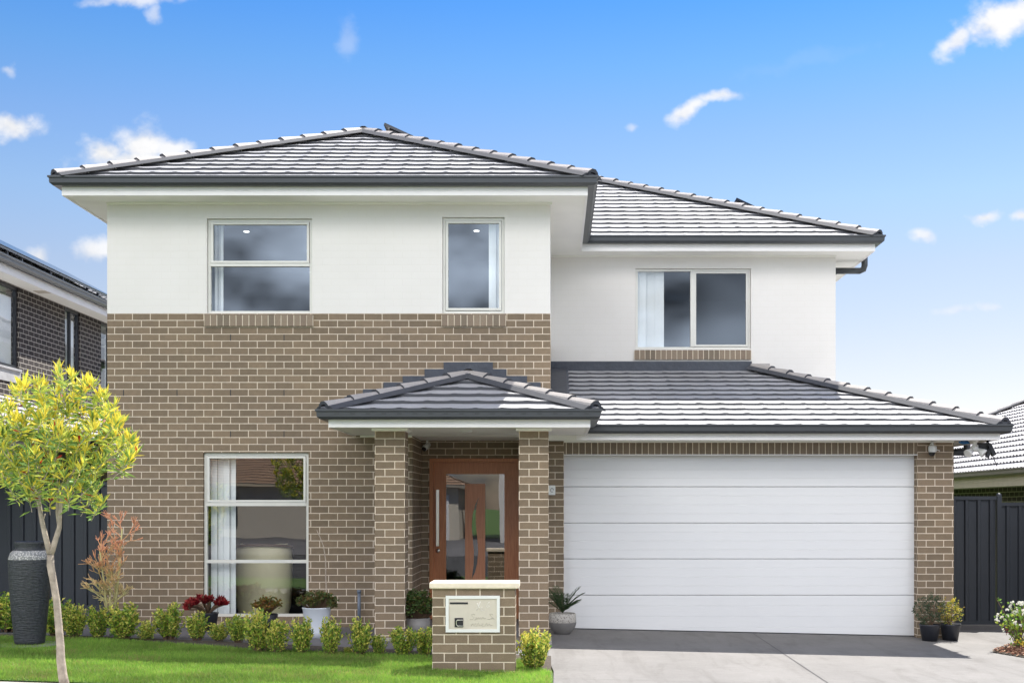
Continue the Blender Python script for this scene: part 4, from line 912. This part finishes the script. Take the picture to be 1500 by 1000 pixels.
# larger bright shrub right of the letterbox
t = thing('border_shrub', 'bright yellow-green shrub between the letterbox and the driveway', 'shrub', (-.20, 12.95, gz(-.2))); f, s = shrub_mesh(.44, .46, 60, 77, .75); f.build('foliage', 'leaf', t); s.build('stems', 'stem', t)

# street tree
random.seed(21)
TD = 11.0; TB = (PX(97, TD), TD, gz(-4.25) - .03)
tree = thing('street_tree', 'young slim-trunked tree with narrow yellow-green leaves on the verge at left', 'tree', TB)
P = lambda px, py, dd=0: V((PX(px, TD + dd), TD + dd, PZ(py, TD + dd)))
mb = MB()
mb.tube([P(97, 1012), P(92, 990), P(89, 965), P(88.5, 945), P(86, 915), P(83, 880), P(78, 850), P(74, 828), P(74, 812)], [.043, .040, .037, .034, .032, .030, .030, .032, .030], 14)
limbs = [([P(74, 815), P(68, 790), P(62, 765), P(57, 735), P(50, 715), P(40, 700, .1), P(22, 678, .15), P(8, 655, .15)], [.026, .024, .021, .018, .014, .011, .008, .004]),
         ([P(74, 815), P(80, 795), P(87, 772), P(88, 745), P(91, 725), P(102, 700, -.1), P(118, 672, -.15), P(135, 640, -.2)], [.026, .024, .021, .018, .015, .012, .008, .004]),
         ([P(87, 772), P(84, 750), P(85, 725), P(82, 700), P(80, 660, .1), P(84, 610, .15), P(92, 565, .1)], [.017, .016, .014, .012, .010, .007, .003]),
         ([P(57, 735), P(60, 712), P(58, 690), P(52, 660), P(48, 625), P(40, 590)], [.014, .012, .010, .008, .006, .003]),
         ([P(91, 725), P(110, 712), P(135, 695, .1), P(160, 672, .1), P(185, 655, .05)], [.012, .010, .008, .005, .003]), ([P(50, 722), P(36, 712), P(28, 705)], [.009, .007, .004])]
for p_, r_ in limbs: mb.tube(p_, r_, 9)
mb.tube([P(88, 948), P(82, 950)], [.012, .008], 6); mb.tube([P(66, 752), P(64, 760), P(66, 768)], [.006, .005, .002], 6)
fo = MB()
CEN = []
clus = [(85, 585, 30, 0), (60, 600, 22, .1), (30, 600, 30, 0), (18, 630, 26, .1), (128, 595, 28, 0), (152, 605, 20, 0), (110, 560, 14, 0), (95, 615, 34, -.2), (65, 640, 38, -.25), (135, 640, 34, -.1), (165, 650, 26, 0), (183, 662, 18, 0), (20, 665, 34, 0), (50, 685, 34, -.15), (95, 670, 40, -.25), (130, 685, 28, -.1), (80, 712, 28, -.1), (30, 705, 26, 0), (118, 712, 26, 0), (10, 690, 20, 0), (140, 722, 16, 0), (160, 625, 14, .1), (5, 605, 18, .1), (38, 570, 10, 0), (0, 640, 24, 0), (-18, 660, 24, 0), (190, 668, 12, 0), (150, 585, 10, 0), (85, 556, 9, 0), (132, 568, 9, 0), (170, 630, 12, 0), (60, 570, 8, 0)]
for (cx_, cy_, r_, dz_) in clus:
    cx_ = 85 + (cx_ - 85) * 1.06; cy_ = 650 + (cy_ - 650) * 1.05
    nt_ = int(3 + (r_ / 10) ** 2 * .70)
    for i in range(nt_):
        rr1 = r_ * math.sqrt(random.random()); a = random.uniform(0, 6.28)
        tip = P(cx_ + rr1 * math.cos(a), cy_ + rr1 * math.sin(a) * .9, dz_ + random.uniform(-.4, .4))
        base = tip + V((random.uniform(-.05, .05) + (P(85, 700).x - tip.x) * .18, random.uniform(-.05, .05), -random.uniform(.10, .17)))
        mb.tube([base, base.lerp(tip, .5) + rv(.006), tip], [.0035, .0025, .001], 4, cap=False)
        hgt = (CY - (cy_)) / 200.0
        yl = min(1, max(0, (745 - (cy_ + rr1 * math.sin(a))) / 190.0))
        for k in range(random.randint(16, 24)):
            t_ = 1 - .95 * random.random() ** 1.6; p = base.lerp(tip, t_); ang = random.uniform(0, 6.28); el = -.25 + 1.45 * t_ + random.gauss(0, .22)
            d = V((math.cos(ang) * math.cos(el), math.sin(ang) * math.cos(el), math.sin(el)))
            q_ = random.random(); tipy = t_ * (.35 + .9 * yl)
            c = jc((.84, .72, .09), .12) if q_ < tipy * .60 else (jc((.56, .62, .12), .2) if q_ < .35 + tipy * .55 else jc((.22, .34, .08), .3))
            if random.random() < .012: c = (.45, .04, .02)
            fo.leaf(p, d, random.uniform(.075, .135), random.uniform(.016, .026), c, .15)
def rough_tree_trunk(): return None
mb.build('trunk', 'bark', tree, TB); fo.build('crown', 'leaf', tree, TB)

# tall dark urn on a disc
random.seed(3)
ud = 14.1; ux = PX(43.5, ud); uz = gz(ux); t = thing('urn', 'tall ribbed charcoal urn with white speckled shoulder band on the lawn', 'urn', (ux, ud, uz))
H = 1.16; mb = MB(); pr = [(0, .02), (.155, .02), (.163, .06), (.185, .3), (.208, .55), (.222, .78), (.226, .93), (.222, .985), (.205, 1.035), (.172, 1.065), (.150, 1.085), (.148, 1.10), (.156, 1.13), (.162, 1.15), (.155, 1.165), (.14, 1.155), (.135, 1.08), (.12, .9), (0, .88)]
mb.lathe(pr, (0, 0, 0), 40); mb.build('body', 'urn', t); mb = MB(); mb.lathe([(0, .0), (.33, .0), (.34, .01), (.33, .022), (0, .022)], (0, 0, 0), 36); mb.build('base_disc', 'pot_grey', t)

# orange stick plant
random.seed(9)
sd = 16.3; sx = PX(172, sd); gx_ = gz(sx); t = thing('stick_plant', 'tall leafless pencil-stemmed plant with orange tips in a dark pot by the left corner', 'plant', (sx, sd, gx_))
mb = MB(); mb.lathe([(0, 0), (.11, 0), (.15, .20), (.16, .21), (.145, .21), (.13, .17), (0, .17)], (-.08, 0, 0), 20); mb.build('pot', 'pot_black', t)
mb = MB()
def twig(p, d, L, r, lev):
    q1 = p + d * L; tcol = min(1, max(0, (q1.z - .55) / .8 + (.3 if lev == 0 else 0)))
    base = (.58, .52, .22); tipc = (.78, .36, .20)
    c = tuple(base[i] * (1 - tcol) + tipc[i] * tcol for i in range(3))
    mb.tube([p, p.lerp(q1, .5) + rv(.006), q1], [r, r * .9, r * .75], 5, col=jc(c, .1), cap=False)
    if lev > 0:
        for k in range(random.choice((3, 4, 4))):
            dd_ = (d * .9 + rv(.40) + V((0, 0, .22))).normalized(); twig(q1, dd_, L * random.uniform(.62, .92), r * .80, lev - 1)
for (pa, lean, hh) in (((-.04, 0), .10, 1.12), ((-.13, .0), -.10, .85), ((-.10, .02), -.02, .6)):
    b0 = V((pa[0], pa[1], .15)); top = V((pa[0] + lean, 0, .15 + hh))
    mb.tube([b0, b0.lerp(top, .5) + V((.01, 0, 0)), top], [.016, .013, .009], 7, col=(.60, .55, .25))
    n = int(hh * 17)
    for i in range(n):
        t_ = .12 + .88 * i / (n - 1); p = b0.lerp(top, t_); a = random.uniform(0, 6.28); wd = 1.0 if t_ < .75 else .7
        twig(p, V((math.cos(a) * wd, math.sin(a) * wd * .6, random.uniform(.35, 1.1))).normalized(), random.uniform(.10, .16), .0078, 2)
mb.build('branches', leaf_mat('stick_stem', .5, .05), t)

def pot_plant(name, label, cat, px, by, d, potprof, potmat, leaffn, seed=1, loc_z=None):
    random.seed(seed); x = PX(px, d); z = gz(x) + .002 if loc_z is None else loc_z
    t = thing(name, label, cat, (x, d, z)); mb = MB(); mb.lathe(potprof, (0, 0, 0), 28); mb.build('pot', potmat, t)
    lf = MB(); st = MB(); leaffn(lf, st); lf.build('foliage', 'leaf', t)
    if st.v: st.build('stems', 'stem', t)
    return t
def aeonium(lf, st):
    for i in range(22):
        a = random.uniform(0, 6.28); r = .24 * math.sqrt(random.random()); c = V((r * math.cos(a) * 1.15, r * math.sin(a) * .7, .32 + random.uniform(0, .12) - r * .35))
        st.tube([(0, 0, .2), c * .6 + V((0, 0, .1)), c], [.012, .01, .008], 5)
        ax = (c - V((0, 0, .15))).normalized()
        for k in range(16):
            an = k * 2.4; el = .25 + 1.0 * (k / 16); q = V((math.cos(an) * math.cos(el), math.sin(an) * math.cos(el), math.sin(el))); q = (q + ax * .6).normalized()
            col = jc(random.choice([(.30, .018, .026), (.18, .012, .018), (.38, .05, .045)]), .2)
            if random.random() < .05: col = (.35, .22, .14)
            lf.leaf(c - ax * .01, q, random.uniform(.075, .11), .058, col, .1, up=ax)
pot_plant('red_succulent', 'dark red rosette succulent in a black pot below the left corner of the tall window', 'potted plant', 305, 920, 16.1, [(0, 0), (.095, 0), (.125, .2), (.135, .215), (.12, .215), (.11, .18), (0, .18)], 'pot_black', aeonium, 4, gz(-4.4) + .02)
def jade(w, h, z0, n, cols, ll=.04, lw=.028):
    def fn(lf, st):
        for i in range(n):
            a = random.uniform(0, 6.28); r = math.sqrt(random.random()); hh = h * math.sqrt(max(0, 1 - r * r * .8)) * random.uniform(.35, 1)
            p = V((w * r * math.cos(a), w * r * math.sin(a), z0 + hh)); st.tube([(p.x * .2, p.y * .2, z0 - .04), V((p.x * .7, p.y * .7, z0 + hh * .5)), p], [.007, .005, .003], 4, cap=False)
            for k in range(11):
                an = random.uniform(0, 6.28); lf.leaf(p + rv(.016), (math.cos(an), math.sin(an), random.uniform(-.2, .9)), ll * random.uniform(.7, 1.2), lw, jc(random.choice(cols), .25), .05)
    return fn
pot_plant('jade_plant', 'low orange-green succulent in a dark pot in front of the middle of the tall window', 'potted plant', 391, 915, 16.2, [(0, 0), (.12, 0), (.14, .22), (.13, .225), (.12, .19), (0, .18)], 'pot_black', jade(.19, .16, .27, 60, [(.20, .14, .025), (.12, .14, .03), (.26, .12, .03)]), 6)
pot_plant('jade_plant', 'dark green jade plant in a tapered white pot below the tall window', 'potted plant', 464, 931, 15.6, [(0, 0), (.115, 0), (.13, .08), (.175, .36), (.182, .365), (.182, .375), (.165, .375), (.15, .32), (0, .32)], 'pot_white', jade(.24, .20, .36, 110, [(.07, .10, .03), (.09, .13, .035), (.12, .13, .04), (.16, .10, .03)]), 8)
# bare stem rising from that pot
mb = MB(); X = lambda px, py, d=15.6: V((PX(px, d), d, PZ(py, d)))
mb.tube([X(477, 900), X(478, 866), X(477, 840), X(477, 820), X(474, 800), X(468, 785), X(464, 776)], [.009, .008, .008, .007, .006, .005, .003], 7)
at(mb, 'bare_stem', 'bark', 'tall thin bare curved stem standing up behind the white tapered pot', 'plant stem', (PX(477, 15.6), 15.6, gz(-2.8)))
pot_plant('leafy_pot_plant', 'dark leafy plant in a grey pot between the left porch pillar and the letterbox', 'potted plant', 611, 928, 15.75, [(0, 0), (.12, 0), (.16, .12), (.165, .26), (.155, .26), (.14, .22), (0, .22)], 'pot_grey', jade(.235, .36, .24, 190, [(.035, .075, .015), (.05, .10, .02), (.07, .12, .025), (.12, .12, .03)], .05, .022), 10)
def cycad(lf, st):
    for i in range(16):
        a = i * 2.4 + random.uniform(-.2, .2); el = random.uniform(.35, 1.25); L = random.uniform(.30, .46)
        d = V((math.cos(a) * math.cos(el), math.sin(a) * math.cos(el), math.sin(el))); pts = [V((0, 0, .28))]
        for k in range(8): pts.append(pts[-1] + d * L / 8); d = (d + V((0, 0, -.09))).normalized()
        lf.tube(pts, [.005] * 5 + [.004, .003, .002, .001], 4, col=(.05, .09, .03), cap=False)
        for k in range(2, 9):
            for j in (0, .5):
                p = pts[k - 1].lerp(pts[k], j); dd_ = (pts[k] - pts[k - 1]).normalized(); s = dd_.cross(V((0, 0, 1)))
                if s.length < .1: s = V((1, 0, 0))
                s.normalize(); ln = .095 * math.sin(math.pi * min(1, (k + j) / 9.2)) + .025
                for sg in (-1, 1): lf.leaf(p, (s * sg + dd_ * .75 + V((0, 0, .2))), ln, .009, jc((.045, .085, .03), .2), .1)
pot_plant('cycad', 'young sago palm with feathery fronds in a round speckled pot left of the garage door', 'potted plant', 824, 927, 16.75, [(0, 0), (.10, 0), (.15, .05), (.178, .13), (.182, .2), (.175, .265), (.165, .275), (.15, .26), (0, .25)], 'speck', cycad, 12)
o = [c for c in bpy.data.objects if c.name.startswith('cycad')][0]
mb = MB(); mb.lathe([(.103, .002), (.153, .05), (.181, .13), (.1845, .155)], (0, 0, 0), 28); mb.build('pot_band', 'pot_grey', [c for c in o.children if c.name.startswith('pot')][0])
def ball(w, h, z0, n, cols, ll, lw):
    def fn(lf, st):
        for i in range(n):
            v = rv(1).normalized() * (random.random() ** .4); p = V((v.x * w, v.y * w, z0 + h / 2 + v.z * h / 2))
            if i % 6 == 0: st.tube([(0, 0, z0 - .05), p], [.004, .002], 4, cap=False)
            for k in range(8): lf.leaf(p + rv(.012), (v + rv(.6)), ll * random.uniform(.7, 1.2), lw, jc(random.choice(cols), .25), .1)
    return fn
bp = [(0, 0), (.10, 0), (.135, .2), (.145, .22), (.13, .22), (.12, .18), (0, .18)]
pot_plant('grey_leaf_plant', 'round grey-green small-leaved plant in a black pot in front of the right garage pier', 'potted plant', 1362, 944, 16.9, bp, 'pot_black', ball(.21, .42, .20, 170, [(.07, .10, .055), (.10, .13, .07), (.05, .08, .04)], .028, .014), 14)
pot_plant('golden_plant', 'small yellow-flowering plant in a black pot right beside the round grey-green one', 'potted plant', 1392, 944, 17.05, bp, 'pot_black', ball(.15, .34, .22, 90, [(.45, .40, .05), (.30, .32, .05), (.12, .18, .04), (.55, .42, .08)], .03, .018), 15)
# white rose bush
random.seed(31)
RD = 15.9; rx = PX(1492, RD); t = thing('rose_bush', 'white flowering rose bush with lime young leaves at the right edge of the mulch bed', 'shrub', (rx, RD, gz(rx)))
lf = MB(); st = MB(); fl = MB()
for i in range(16):
    a = random.uniform(0, 6.28); sp = random.uniform(.1, .34); top = V((sp * math.cos(a), sp * math.sin(a) * .7, random.uniform(.25, .60)))
    if i == 0: top = V((-.30, -.05, .66))
    if i == 1: top = V((-.22, .0, .42))
    st.tube([(0, 0, 0), top * .5 + V((0, 0, .08)), top], [.007, .005, .003], 5, cap=False)
    for k in range(26):
        t_ = random.uniform(.2, 1); p = (V((0, 0, 0)).lerp(top * .5 + V((0, 0, .08)), t_ * 2) if t_ < .5 else (top * .5 + V((0, 0, .08))).lerp(top, t_ * 2 - 1)) + rv(.025)
        lf.leaf(p, rv(1) + V((0, 0, .3)), random.uniform(.035, .055), .032, jc(LIME if random.random() < .35 else GREEN, .25), .15)
    for k in range(3 if i > 1 else 0):
        p = top + rv(.05)
        for m in range(9): fl.leaf(p, rv(1) + V((0, 0, .6)), .030, .028, jc((.80, .79, .72), .05), .2)
for m in range(50): fl.leaf(V((.02 + random.gauss(0, .05), -.15, .12)) + rv(.03), rv(1) + V((0, 0, .6)), .03, .03, jc((.75, .60, .08), .1), .2)
for m in range(24): fl.leaf(V((-.16, -.05, .26)) + rv(.018), rv(1), .03, .02, jc((.20, .05, .04), .2), .2)
lf.build('foliage', 'leaf', t); st.build('stems', 'stem', t); fl.build('blossoms', 'petal', t)
sb = [o for o in bpy.data.objects if o.name.startswith('border_shrub')][0]
for (x, y, sc_, lab) in ((-13.5, -14, 6.5, 'broad leafy tree across the street mirrored in the tall window'), (5.5, -16, 7.5, 'tall leafy tree across the street mirrored in the door glass')):
    c = copy_tree(sb); c.name = 'opposite_tree'; c.location = (x, y, 0); c.scale = (sc_, sc_, sc_); c['label'] = lab; c['category'] = 'tree'
# mulch chips
random.seed(5); mb = MB()
def inpoly(x, y, P_):
    c = False; n = len(P_)
    for i in range(n):
        (x1_, y1_), (x2_, y2_) = P_[i], P_[(i + 1) % n]
        if (y1_ > y) != (y2_ > y) and x < (x2_ - x1_) * (y - y1_) / (y2_ - y1_) + x1_: c = not c
    return c
BED = [(5.75, 14.72), (9.3, 14.40), (9.3, 17.0), (6.3, 17.0), (5.42, 15.62)]
cnt = 0
while cnt < 7000:
    x = random.uniform(5.35, 8.4); y = random.uniform(14.4, 17)
    if not inpoly(x, y, BED): continue
    cnt += 1; a = random.uniform(0, 3.14); mb.obox((x, y, gz(x) + .02 + random.random() * .02), (math.cos(a) * .018, math.sin(a) * .018, random.uniform(-.008, .008)), (-math.sin(a) * .006, math.cos(a) * .006, 0), (0, 0, .003), col=jc(random.choice([(.20, .07, .04), (.12, .05, .03), (.30, .14, .08), (.40, .25, .16), (.06, .03, .02)]), .2))
o = mb.build('mulch', leaf_mat('mulch_chips', .9, .0)); tag(o, 'red-brown bark mulch chips in the right garden bed', 'mulch', kind='stuff')

# ------------------------------------------------------------------ grass blades
rng = np.random.default_rng(4)
n = 230000
xs = rng.uniform(-7.6, -.01, n); ys = rng.uniform(11.1, 15.0, n)
P_ = np.array(LAWN); inside = np.zeros(n, bool)
for i in range(len(P_)):
    x1_, y1_ = P_[i]; x2_, y2_ = P_[(i + 1) % len(P_)]
    if y1_ == y2_: continue
    c = ((y1_ > ys) != (y2_ > ys)) & (xs < (x2_ - x1_) * (ys - y1_) / (y2_ - y1_) + x1_); inside ^= c
inside &= ~((xs > -1.23) & (xs < -.38) & (ys > 12.69) & (ys < 13.11))
xs = xs[inside]; ys = ys[inside]; n = len(xs)
zs_ = .03 - .022 * xs + .002
_t = np.random.default_rng(9).random((64, 64))
def _vn(x, y):
    xi = np.floor(x).astype(int); yi = np.floor(y).astype(int); fx = x - xi; fy = y - yi; fx = fx * fx * (3 - 2 * fx); fy = fy * fy * (3 - 2 * fy); g = lambda a, b: _t[a & 63, b & 63]
    return (g(xi, yi) * (1 - fx) + g(xi + 1, yi) * fx) * (1 - fy) + (g(xi, yi + 1) * (1 - fx) + g(xi + 1, yi + 1) * fx) * fy
pat = .55 * _vn(xs * 1.3, ys * 1.8) + .3 * _vn(xs * 4, ys * 5) + .15 * _vn(xs * 13, ys * 15)
h = rng.uniform(.022, .052, n) * (.8 + .3 * pat); w = rng.uniform(.0025, .0045, n); a = rng.uniform(0, 2 * np.pi, n); lx = rng.normal(0, .45, n) * h; ly = rng.normal(0, .45, n) * h
v = np.empty((n, 3, 3), np.float32)
v[:, 0] = np.stack([xs - w * np.cos(a), ys - w * np.sin(a), zs_], 1); v[:, 1] = np.stack([xs + w * np.cos(a), ys + w * np.sin(a), zs_], 1); v[:, 2] = np.stack([xs + lx, ys + ly, zs_ + h], 1)
me = bpy.data.meshes.new('grass'); me.vertices.add(3 * n); me.vertices.foreach_set('co', v.ravel()); me.loops.add(3 * n); me.polygons.add(n)
me.loops.foreach_set('vertex_index', np.arange(3 * n, dtype=np.int32)); me.polygons.foreach_set('loop_start', np.arange(0, 3 * n, 3, dtype=np.int32)); me.update(calc_edges=True)
ca = me.color_attributes.new('Col', 'FLOAT_COLOR', 'CORNER')
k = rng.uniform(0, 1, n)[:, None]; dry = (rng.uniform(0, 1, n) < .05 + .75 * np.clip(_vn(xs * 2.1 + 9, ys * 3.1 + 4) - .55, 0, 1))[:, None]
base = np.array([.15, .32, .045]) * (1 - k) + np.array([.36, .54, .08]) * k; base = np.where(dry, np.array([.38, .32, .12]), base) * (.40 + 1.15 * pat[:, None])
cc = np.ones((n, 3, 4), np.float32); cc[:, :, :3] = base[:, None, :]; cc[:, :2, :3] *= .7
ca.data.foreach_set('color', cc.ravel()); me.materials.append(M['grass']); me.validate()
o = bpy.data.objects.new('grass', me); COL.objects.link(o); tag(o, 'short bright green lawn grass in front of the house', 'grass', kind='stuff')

# ------------------------------------------------------------------ light, sky, camera
SUN = V((.404, .624, 1.0)).normalized(); el = math.asin(SUN.z); az = math.atan2(SUN.x, SUN.y)
l = bpy.data.lights.new('sun', 'SUN'); l.energy = 4.8; l.angle = R(.53); l.color = (1, .955, .88); lo = bpy.data.objects.new('sun', l); COL.objects.link(lo)
lo.rotation_euler = SUN.to_track_quat('Z', 'Y').to_euler(); lo.location = (8, 12, 20)
wd = bpy.data.worlds.new('World'); scn.world = wd; wd.use_nodes = True; nt = wd.node_tree; nt.nodes.clear()
out = nd(nt, 'ShaderNodeOutputWorld'); bg = nd(nt, 'ShaderNodeBackground')
sky = nd(nt, 'ShaderNodeTexSky'); sky.sky_type = 'NISHITA'; sky.sun_disc = False; sky.sun_elevation = el; sky.sun_rotation = az; sky.air_density = 1.0; sky.dust_density = .4; sky.ozone_density = 3.0
tc = nd(nt, 'ShaderNodeTexCoord'); D = tc.outputs['Generated']; sep = nd(nt, 'ShaderNodeSeparateXYZ'); nt.links.new(D, sep.inputs[0])
def mth(op, a, b=None, clamp=False):
    n = nd(nt, 'ShaderNodeMath', operation=op); n.use_clamp = clamp
    for i, v in enumerate((a, b)):
        if v is None: continue
        if hasattr(v, 'links'): nt.links.new(v, n.inputs[i])
        else: n.inputs[i].default_value = v
    return n.outputs[0]
# --- deepen the blue with height above the horizon
cr = nd(nt, 'ShaderNodeValToRGB'); nt.links.new(mth('MULTIPLY', sep.outputs[2], 2.0), cr.inputs[0]); el_ = cr.color_ramp.elements
stops = [(0, (.075, .062, .060)), (.24, (.078, .063, .059)), (.364, (.076, .065, .063)), (.466, (.068, .069, .071)), (.564, (.055, .0645, .075)), (.656, (.039, .0615, .078)), (.74, (.026, .055, .082)), (1.0, (.014, .038, .070))]
while len(el_) < len(stops): el_.new(.5)
for e_, (p_, c_) in zip(el_, stops): e_.position = p_
for e_, (p_, c_) in zip(el_, stops): e_.color = c4(c_)
skyc = mixc(nt, 1.0, sky.outputs[0], cr.outputs[0], 'MULTIPLY')
# --- clouds computed here with fractal noise (no files), looked up by direction
NR = np.random.default_rng(12)
def vnoise(x, y, z=None):
    xi = np.floor(x).astype(int); yi = np.floor(y).astype(int); fx = x - xi; fy = y - yi; fx = fx * fx * (3 - 2 * fx); fy = fy * fy * (3 - 2 * fy)
    if z is None:
        g = TAB2; h = lambda a, b: g[a & 255, b & 255]
        return (h(xi, yi) * (1 - fx) + h(xi + 1, yi) * fx) * (1 - fy) + (h(xi, yi + 1) * (1 - fx) + h(xi + 1, yi + 1) * fx) * fy
    zi = np.floor(z).astype(int); fz = z - zi; fz = fz * fz * (3 - 2 * fz); g = TAB3; h = lambda a, b, c: g[a & 31, b & 31, c & 31]
    lo_ = (h(xi, yi, zi) * (1 - fx) + h(xi + 1, yi, zi) * fx) * (1 - fy) + (h(xi, yi + 1, zi) * (1 - fx) + h(xi + 1, yi + 1, zi) * fx) * fy
    hi_ = (h(xi, yi, zi + 1) * (1 - fx) + h(xi + 1, yi, zi + 1) * fx) * (1 - fy) + (h(xi, yi + 1, zi + 1) * (1 - fx) + h(xi + 1, yi + 1, zi + 1) * fx) * fy
    return lo_ * (1 - fz) + hi_ * fz
TAB2 = NR.random((256, 256)); TAB3 = NR.random((32, 32, 32))
def fbm(x, y, z=None, o=5):
    t_ = 0; a_ = .5; s_ = 0
    for k in range(o):
        q = 2.03 ** k; t_ = t_ + a_ * vnoise(x * q + 7.3 * k, y * q + 3.1 * k, None if z is None else z * q + 1.7 * k); s_ += a_; a_ *= .55
    return t_ / s_
def sstep(a, b, v): t_ = np.clip((v - a) / (b - a), 0, 1); return t_ * t_ * (3 - 2 * t_)
IW, IH = 1600, 680; gxp, gyp = np.meshgrid(np.arange(IW) - 50.0, 640 - np.arange(IH))   # photo-scale pixels, row 0 = bottom
wx = (fbm(gxp / 42, gyp / 42) - .5) * 26; wy = (fbm(gxp / 42 + 50, gyp / 42 + 50) - .5) * 20
n1_ = fbm(gxp / 30 + 11, gyp / 24 + 5, None, 6) - .5
CL = [(208, 214, 56, 36, 0, 1.0), (152, 226, 46, 28, 0, 1.0), (200, 236, 96, 28, 0, 1.0), (248, 218, 44, 20, 0, .95), (14, 187, 58, 22, 0, .95), (140, 368, 38, 22, 0, .9), (60, 377, 27, 19, 0, .8), (1005, 162, 40, 15, .55, .95), (1050, 141, 42, 10, .1, .85), (1475, 28, 95, 38, .30, 1.0), (1405, 58, 42, 22, .8, .9), (185, 0, 84, 13, 0, .75), (230, 20, 14, 18, 0, .5),
      (512, 58, 24, 34, 0, .22), (8, 105, 13, 11, 0, .45), (1442, 318, 32, 11, .15, .85), (1497, 315, 18, 12, 0, .85), (1357, 347, 26, 13, 0, .8), (1400, 456, 44, 9, .1, .4), (1450, 450, 22, 7, 0, .4), (926, 190, 11, 6, 0, .45), (1250, 610, 300, 30, 0, .5), (1180, 90, 120, 16, .2, .05)]
alpha = np.zeros(gxp.shape)
for (px, py, rx_, ry_, ang, op) in CL:
    dx = gxp + wx - px; dy_ = -(gyp + wy - py); a_ = (dx * math.cos(ang) + dy_ * math.sin(ang)) / rx_; b_ = (dy_ * math.cos(ang) - dx * math.sin(ang)) / ry_
    r_ = np.sqrt(a_ * a_ + b_ * b_); alpha = np.maximum(alpha, op * sstep(.0, .95, 1.10 - r_ + n1_ * 1.0) * sstep(1.9, 1.1, r_))
shade = np.clip(.95 + n1_ * .35, .8, 1.0)
def mkimg(name, a, fl):
    im = bpy.data.images.new(name, a.shape[1], a.shape[0], float_buffer=fl, is_data=True); buf = np.ones(a.shape[:2] + (4,), np.float32); buf[..., :3] = a; im.pixels.foreach_set(buf.ravel()); im.update(); im.pack(); return im
fi = mkimg('front_clouds', np.stack([alpha, shade, alpha * 0], -1), True)
yy = mth('MAXIMUM', sep.outputs[1], .02); gx = mth('DIVIDE', sep.outputs[0], yy); gh = mth('DIVIDE', sep.outputs[2], yy)
cv = nd(nt, 'ShaderNodeCombineXYZ'); nt.links.new(mth('ADD', mth('MULTIPLY', gx, F / IW), (CX + 50) / IW), cv.inputs[0]); nt.links.new(mth('ADD', mth('MULTIPLY', gh, F / IH), (640 - CY) / IH), cv.inputs[1])
ti = nd(nt, 'ShaderNodeTexImage'); ti.image = fi; ti.extension = 'CLIP'; nt.links.new(cv.outputs[0], ti.inputs[0])
sc_ = nd(nt, 'ShaderNodeSeparateColor'); nt.links.new(ti.outputs['Color'], sc_.inputs[0])
front = mth('MULTIPLY', ramp(nt, sep.outputs[1], .05, .2), sc_.outputs[0], True)
fcol = mixc(nt, 1.0, (.50, .50, .505), sc_.outputs[1], 'MULTIPLY')
# broken cloud bank behind the photographer, out of view; mid height brightened to light the facade
BW, BH = 1280, 640; uu, vv = np.meshgrid((np.arange(BW) + .5) / BW, (np.arange(BH) + .5) / BH); ph = -(uu - .5) * 2 * np.pi; th = (vv - .5) * np.pi
X_ = np.cos(ph) * np.cos(th); Y_ = np.sin(ph) * np.cos(th); Z_ = np.sin(th)
w1 = fbm(X_ * 3 + 9, Y_ * 3 + 4, Z_ * 3 + 2, 3) - .5; nb = fbm(X_ * 3.5 + w1 + 3, Y_ * 3.5 + w1 + 8, Z_ * 6 + 5, 6); nd2 = fbm(X_ * 9 + 3, Y_ * 9 + 8, Z_ * 14 + 5, 4)
nbl = fbm(X_ * 8 + w1 * 2 + 5, Y_ * 8 + 2, Z_ * 15 + w1 * 2 + 9, 5); lowm = sstep(.34, .24, Z_)
nd3 = fbm(X_ * 13 + w1 + 1, Y_ * 13 + 6, Z_ * 22 + 2, 5)
cov = (sstep(.36, .56, nb) * (1 - lowm) + sstep(.36, .50, nbl) * lowm) * sstep(.12, -.15, Y_)
bri = .84 * ((.16 + 1.1 * sstep(.42, .60, nbl)) * lowm + 2.3 * (1 - lowm)) * (1 - .90 * sstep(.62, .80, Z_)) * (np.clip(.45 + 2.3 * (nd2 - .22), .3, 1.7) * (1 - lowm) + lowm * np.clip(.95 + 4.0 * (nd3 - .5), .25, 1.7))
bi = mkimg('back_cloud_fill', np.stack([cov, bri / 4, lowm], -1), True)
te = nd(nt, 'ShaderNodeTexEnvironment'); te.image = bi; nt.links.new(D, te.inputs[0]); sb_ = nd(nt, 'ShaderNodeSeparateColor'); nt.links.new(te.outputs['Color'], sb_.inputs[0])
bcol = mixc(nt, 1.0, mixc(nt, sb_.outputs[2], (4 * .99, 4 * .975, 4 * .99), (4 * .76, 4 * .92, 4 * 1.16)), sb_.outputs[1], 'MULTIPLY')
c1 = mixc(nt, front, skyc, fcol); c2 = mixc(nt, sb_.outputs[0], c1, bcol)
nt.links.new(c2, bg.inputs['Color']); bg.inputs['Strength'].default_value = 1.0
nt.links.new(bg.outputs[0], out.inputs[0])
wd.cycles.sampling_method = 'MANUAL'; wd.cycles.sample_map_resolution = 1024
cam = bpy.data.cameras.new('camera'); co = bpy.data.objects.new('camera', cam); COL.objects.link(co); co.location = (0, 0, EYE); co.rotation_euler = (R(90), 0, 0)
cam.sensor_width = 36; cam.lens = F / 1500 * 36; cam.shift_x = -(CX - 750) / 1500; cam.shift_y = (CY - 500) / 1500; cam.clip_end = 3000; cam.clip_start = .1
scn.camera = co
vs = scn.view_settings; vs.view_transform = 'Standard'; vs.look = 'None'; vs.exposure = 1.0; vs.gamma = 1; vs.use_curve_mapping = False
